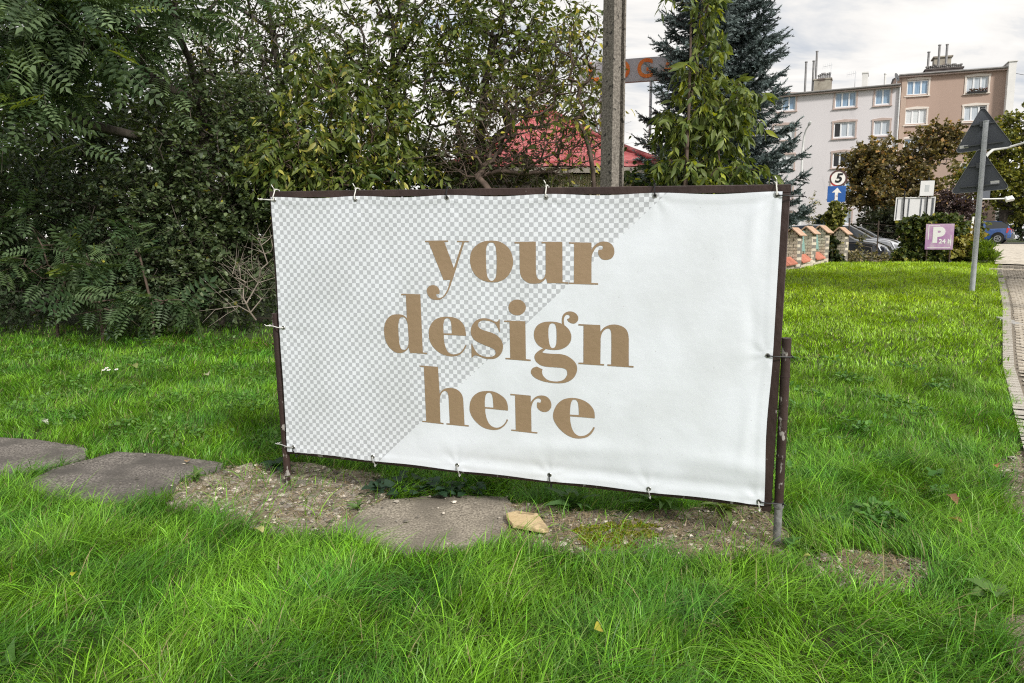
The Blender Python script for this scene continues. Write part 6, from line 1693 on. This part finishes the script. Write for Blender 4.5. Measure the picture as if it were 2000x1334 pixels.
    b = MB(); b.box((-2.085, 0, .66), (.01, .50, .11)); b.build('number_plate', M_STICK, t)
    return t
car('dark parked car nearest the fence, its nose behind the weeds', 1612, 26.0, R(-34), paintm('charcoal_paint', (.022, .024, .030)), hl=1.0)
car('dark parked car, reflections painted in as silver, behind the nearest one, its nose further right', 1650, 29.5, R(-34), paintm('reflection_silver', (.30, .31, .33)))  # dark car's bright reflections put into a lighter silver base colour
car('black parked car furthest back in the row behind the fence', 1672, 33.5, R(-34), paintm('black_paint', (.012, .012, .015)))
car('white parked car seen above the gabled pillars beside the banner edge', 1545, 28.5, R(-30), paintm('white_paint', (.70, .71, .72)))
car('blue parked car with its tail to the street right of the creeper', 1906, 50.0, R(142), paintm('blue_paint', (.022, .085, .30)))

# ------------------------------------------------------------------ small things on the ground
M_YTILE = mat('broken_yellow_tile', (.50, .37, .20), (.60, .46, .27), 9, .7, .3, 60, c3=(.30, .22, .12), s3=9, lo3=.58, hi3=.66)
pp = [gp(*a_) for a_ in ((988, 1018), (1012, 1014), (1050, 1020), (1072, 1052), (1060, 1054), (1002, 1044), (990, 1030))]
ct = sum(pp, Vector()) / len(pp)
b = MB(); b.prism([Vector((p.x, p.y, ct.z + .028 + .012 * k / 6)) for k, p in enumerate(pp)], Zv * .022)
tag(b.build('broken_tile', M_YTILE, None, loc=tuple(ct), bevel=.002), 'broken pale yellow tile lying beside the worn concrete slab', 'tile')
# weeds with broad leaves under the banner
def leaf_me(name, l, w, c, seed, fold=.12):
    g = np.random.default_rng(seed); V, fs = [], []; n = 6
    for k in range(n + 1):
        t = k / n; wd_ = w * math.sin(math.pi * min(1, t ** .75 * .96 + .02)) * (1 + .15 * g.normal()) * .5
        z = l * (.55 * t - .75 * t * t * .9)
        V += [(-wd_, l * t, z + fold * wd_), (0, l * t, z - fold * wd_ * .3), (wd_, l * t, z + fold * wd_)]
    for k in range(n):
        a = 3 * k; fs += [a, a + 1, a + 4, a + 3, a + 1, a + 2, a + 5, a + 4]
    V = np.array(V); C = np.tile(c, (len(V), 1)) * (1 + .1 * g.normal())
    return npmesh(name, V, np.full(len(fs) // 4, 4), fs, LEAF, C, smooth=True)
def rosette(label, px, py, n, l, w, c, cat='weed', up=.45, seed=1, spread=0.0):
    p = gp(px, py); t = thing('weed_plant', label, cat, (p.x, p.y, p.z), 'broad-leaved weeds under the banner')
    ms = [leaf_me('leaf', l * s, w * s, np.array(c) * q_, seed + i) for i, (s, q_) in enumerate(((1, 1), (.8, 1.25), (.62, .85)))]
    for k in range(n):
        o = link('leaf', ms[k % 3], t); a = 2.4 * k + rng.normal() * .3
        sp_ = spread * math.sqrt((k + .5) / n)
        o.location = (math.cos(a * 1.7) * sp_, math.sin(a * 1.7) * sp_ * .6, .015 + .03 * rng.random() + (.05 * rng.random() if spread else 0))
        o.rotation_euler = (up * rng.uniform(.2, 1.3), rng.normal() * .25, a)
rosette('clump of dark ivy-like leaves behind the worn slab, left of its middle', 778, 968, 44, .085, .075, (.030, .065, .035), seed=3, up=.3, spread=.24)
rosette('clump of dark broad leaves behind the right end of the worn slab', 885, 972, 34, .10, .075, (.030, .07, .035), seed=13, up=.5, spread=.18)
rosette('dandelion rosette with long bright leaves under the right half of the banner', 1290, 1000, 22, .24, .055, (.085, .18, .03), seed=23, up=.8)
rosette('dandelion rosette under the banner just right of the broken tile', 1118, 1000, 18, .20, .05, (.06, .13, .035), seed=33, up=.7)
rosette('pale weed with yellowish long leaves close to the right leg', 1420, 1005, 16, .20, .045, (.14, .20, .05), seed=43, up=.5)
rosette('tiny green weed alone on the gravel patch', 700, 1000, 9, .075, .03, (.10, .17, .05), seed=53, up=.8)
rosette('broad leaves at the foot of the left leg', 545, 920, 14, .14, .06, (.03, .07, .03), seed=63, up=.3)
rosette('broad leaved weed in the bottom left corner of the lawn', 30, 1322, 10, .11, .045, (.09, .20, .04), seed=73, up=.9)
rosette('small weeds growing in the joint right of the dark slab', 385, 945, 14, .10, .03, (.10, .18, .04), seed=83, up=.8)
rosette('low weed at the right edge of the dirt strip', 1940, 1180, 14, .13, .06, (.10, .19, .04), seed=93, up=.5)
# fallen leaves
def fallen(label, px, py, s, c, curl=.35, dz=.05):
    s *= .68
    p = gp(px, py); me = leaf_me('fallen_leaf', s, s * .7, c, int(px), curl)
    o = link('fallen_leaf', me, None, (p.x, p.y, p.z + dz)); o.rotation_euler = (.25 * rng.normal(), .25 * rng.normal(), rng.uniform(0, 6.28))
    tag(o, label, 'leaf', 'fallen leaves on the lawn')
fallen('yellow fallen leaf in the grass near the bottom edge', 1160, 1276, .085, (.50, .44, .06), dz=.10)
fallen('yellow fallen leaf in the grass of the lower left lawn', 145, 1166, .07, (.45, .45, .03), dz=.10)
fallen('pale torn leaf in the grass in front of the gravel patch', 515, 1072, .12, (.50, .46, .20), dz=.09)
fallen('brown curled leaf in the grass right of the right leg', 1850, 994, .13, (.26, .13, .07), dz=.09)
fallen('olive brown leaf in the grass right of the dirt hollow', 1875, 1052, .11, (.28, .20, .06), dz=.09)
fallen('orange fallen leaf near the pavement edge', 1940, 925, .11, (.45, .22, .08), dz=.06)
fallen('pale green leaf on the lawn behind the dark slabs', 255, 727, .22, (.34, .38, .14), dz=.07)
fallen('cream crumpled leaf on the lawn left of the banner', 408, 746, .22, (.48, .46, .30), dz=.07)
fallen('white scrap of leaf at the left end of the lawn', 84, 833, .10, (.60, .60, .52), dz=.06)
fallen('tan leaf lying on the right end of the dark slab', 366, 916, .09, (.36, .25, .15), dz=.05)
fallen('light green leaf lying on the soil beside the right leg', 1583, 1097, .06, (.42, .46, .12), dz=.03)
# daisies
for k, (px, py) in enumerate(((204, 741), (210, 737), (214, 741), (229, 740))):
    p = gp(px, py); t = thing('daisy', ['leftmost of the four small white daisies on the left lawn', 'white daisy second from the left in the cluster of four', 'white daisy third from the left in the cluster of four', 'white daisy standing apart on the right of the cluster of four'][k], 'flower', (p.x, p.y, p.z), 'daisies on the left lawn')
    b = MB(); top = p + Vector((0, 0, .10)); b.tube([p, top], .002, 4); b.build('stem', mat('daisy_stem', (.06, .13, .02)) if k == 0 else bpy.data.materials['daisy_stem'], t)
    b = MB(); b.disc(top + Vector((0, -.002, .004)), (0, -.35, 1), .019, 12, 0, .006); b.disc(top + Vector((0, -.002, .007)), (0, -.35, 1), .006, 8, 1)
    b.build('petals', [M_STICK, mat('daisy_eye', (.6, .4, .02)) if k == 0 else bpy.data.materials['daisy_eye']], t)

# unseen tree added outside the frame so that its crown shades a band of the far lawn
plant('tree', 'added unseen tree right of the pavement, just outside the frame, to shade the far lawn', 'tree', (9.9, 9.4, G(9.9, 9.4)),
      [(Vector((10.3, 9.6, 6.2)), (2.1, .8, .6), 330), (Vector((12.6, 9.3, 6.6)), (2.2, .8, .6), 300)],
      dict(br, size=.21, slen=.7, per=22, c1=(.05, .07, .02), c2=(.16, .18, .05)), trunk_top=(10.2, 9.5, 5.2), rtip=.008, rbase=.12)
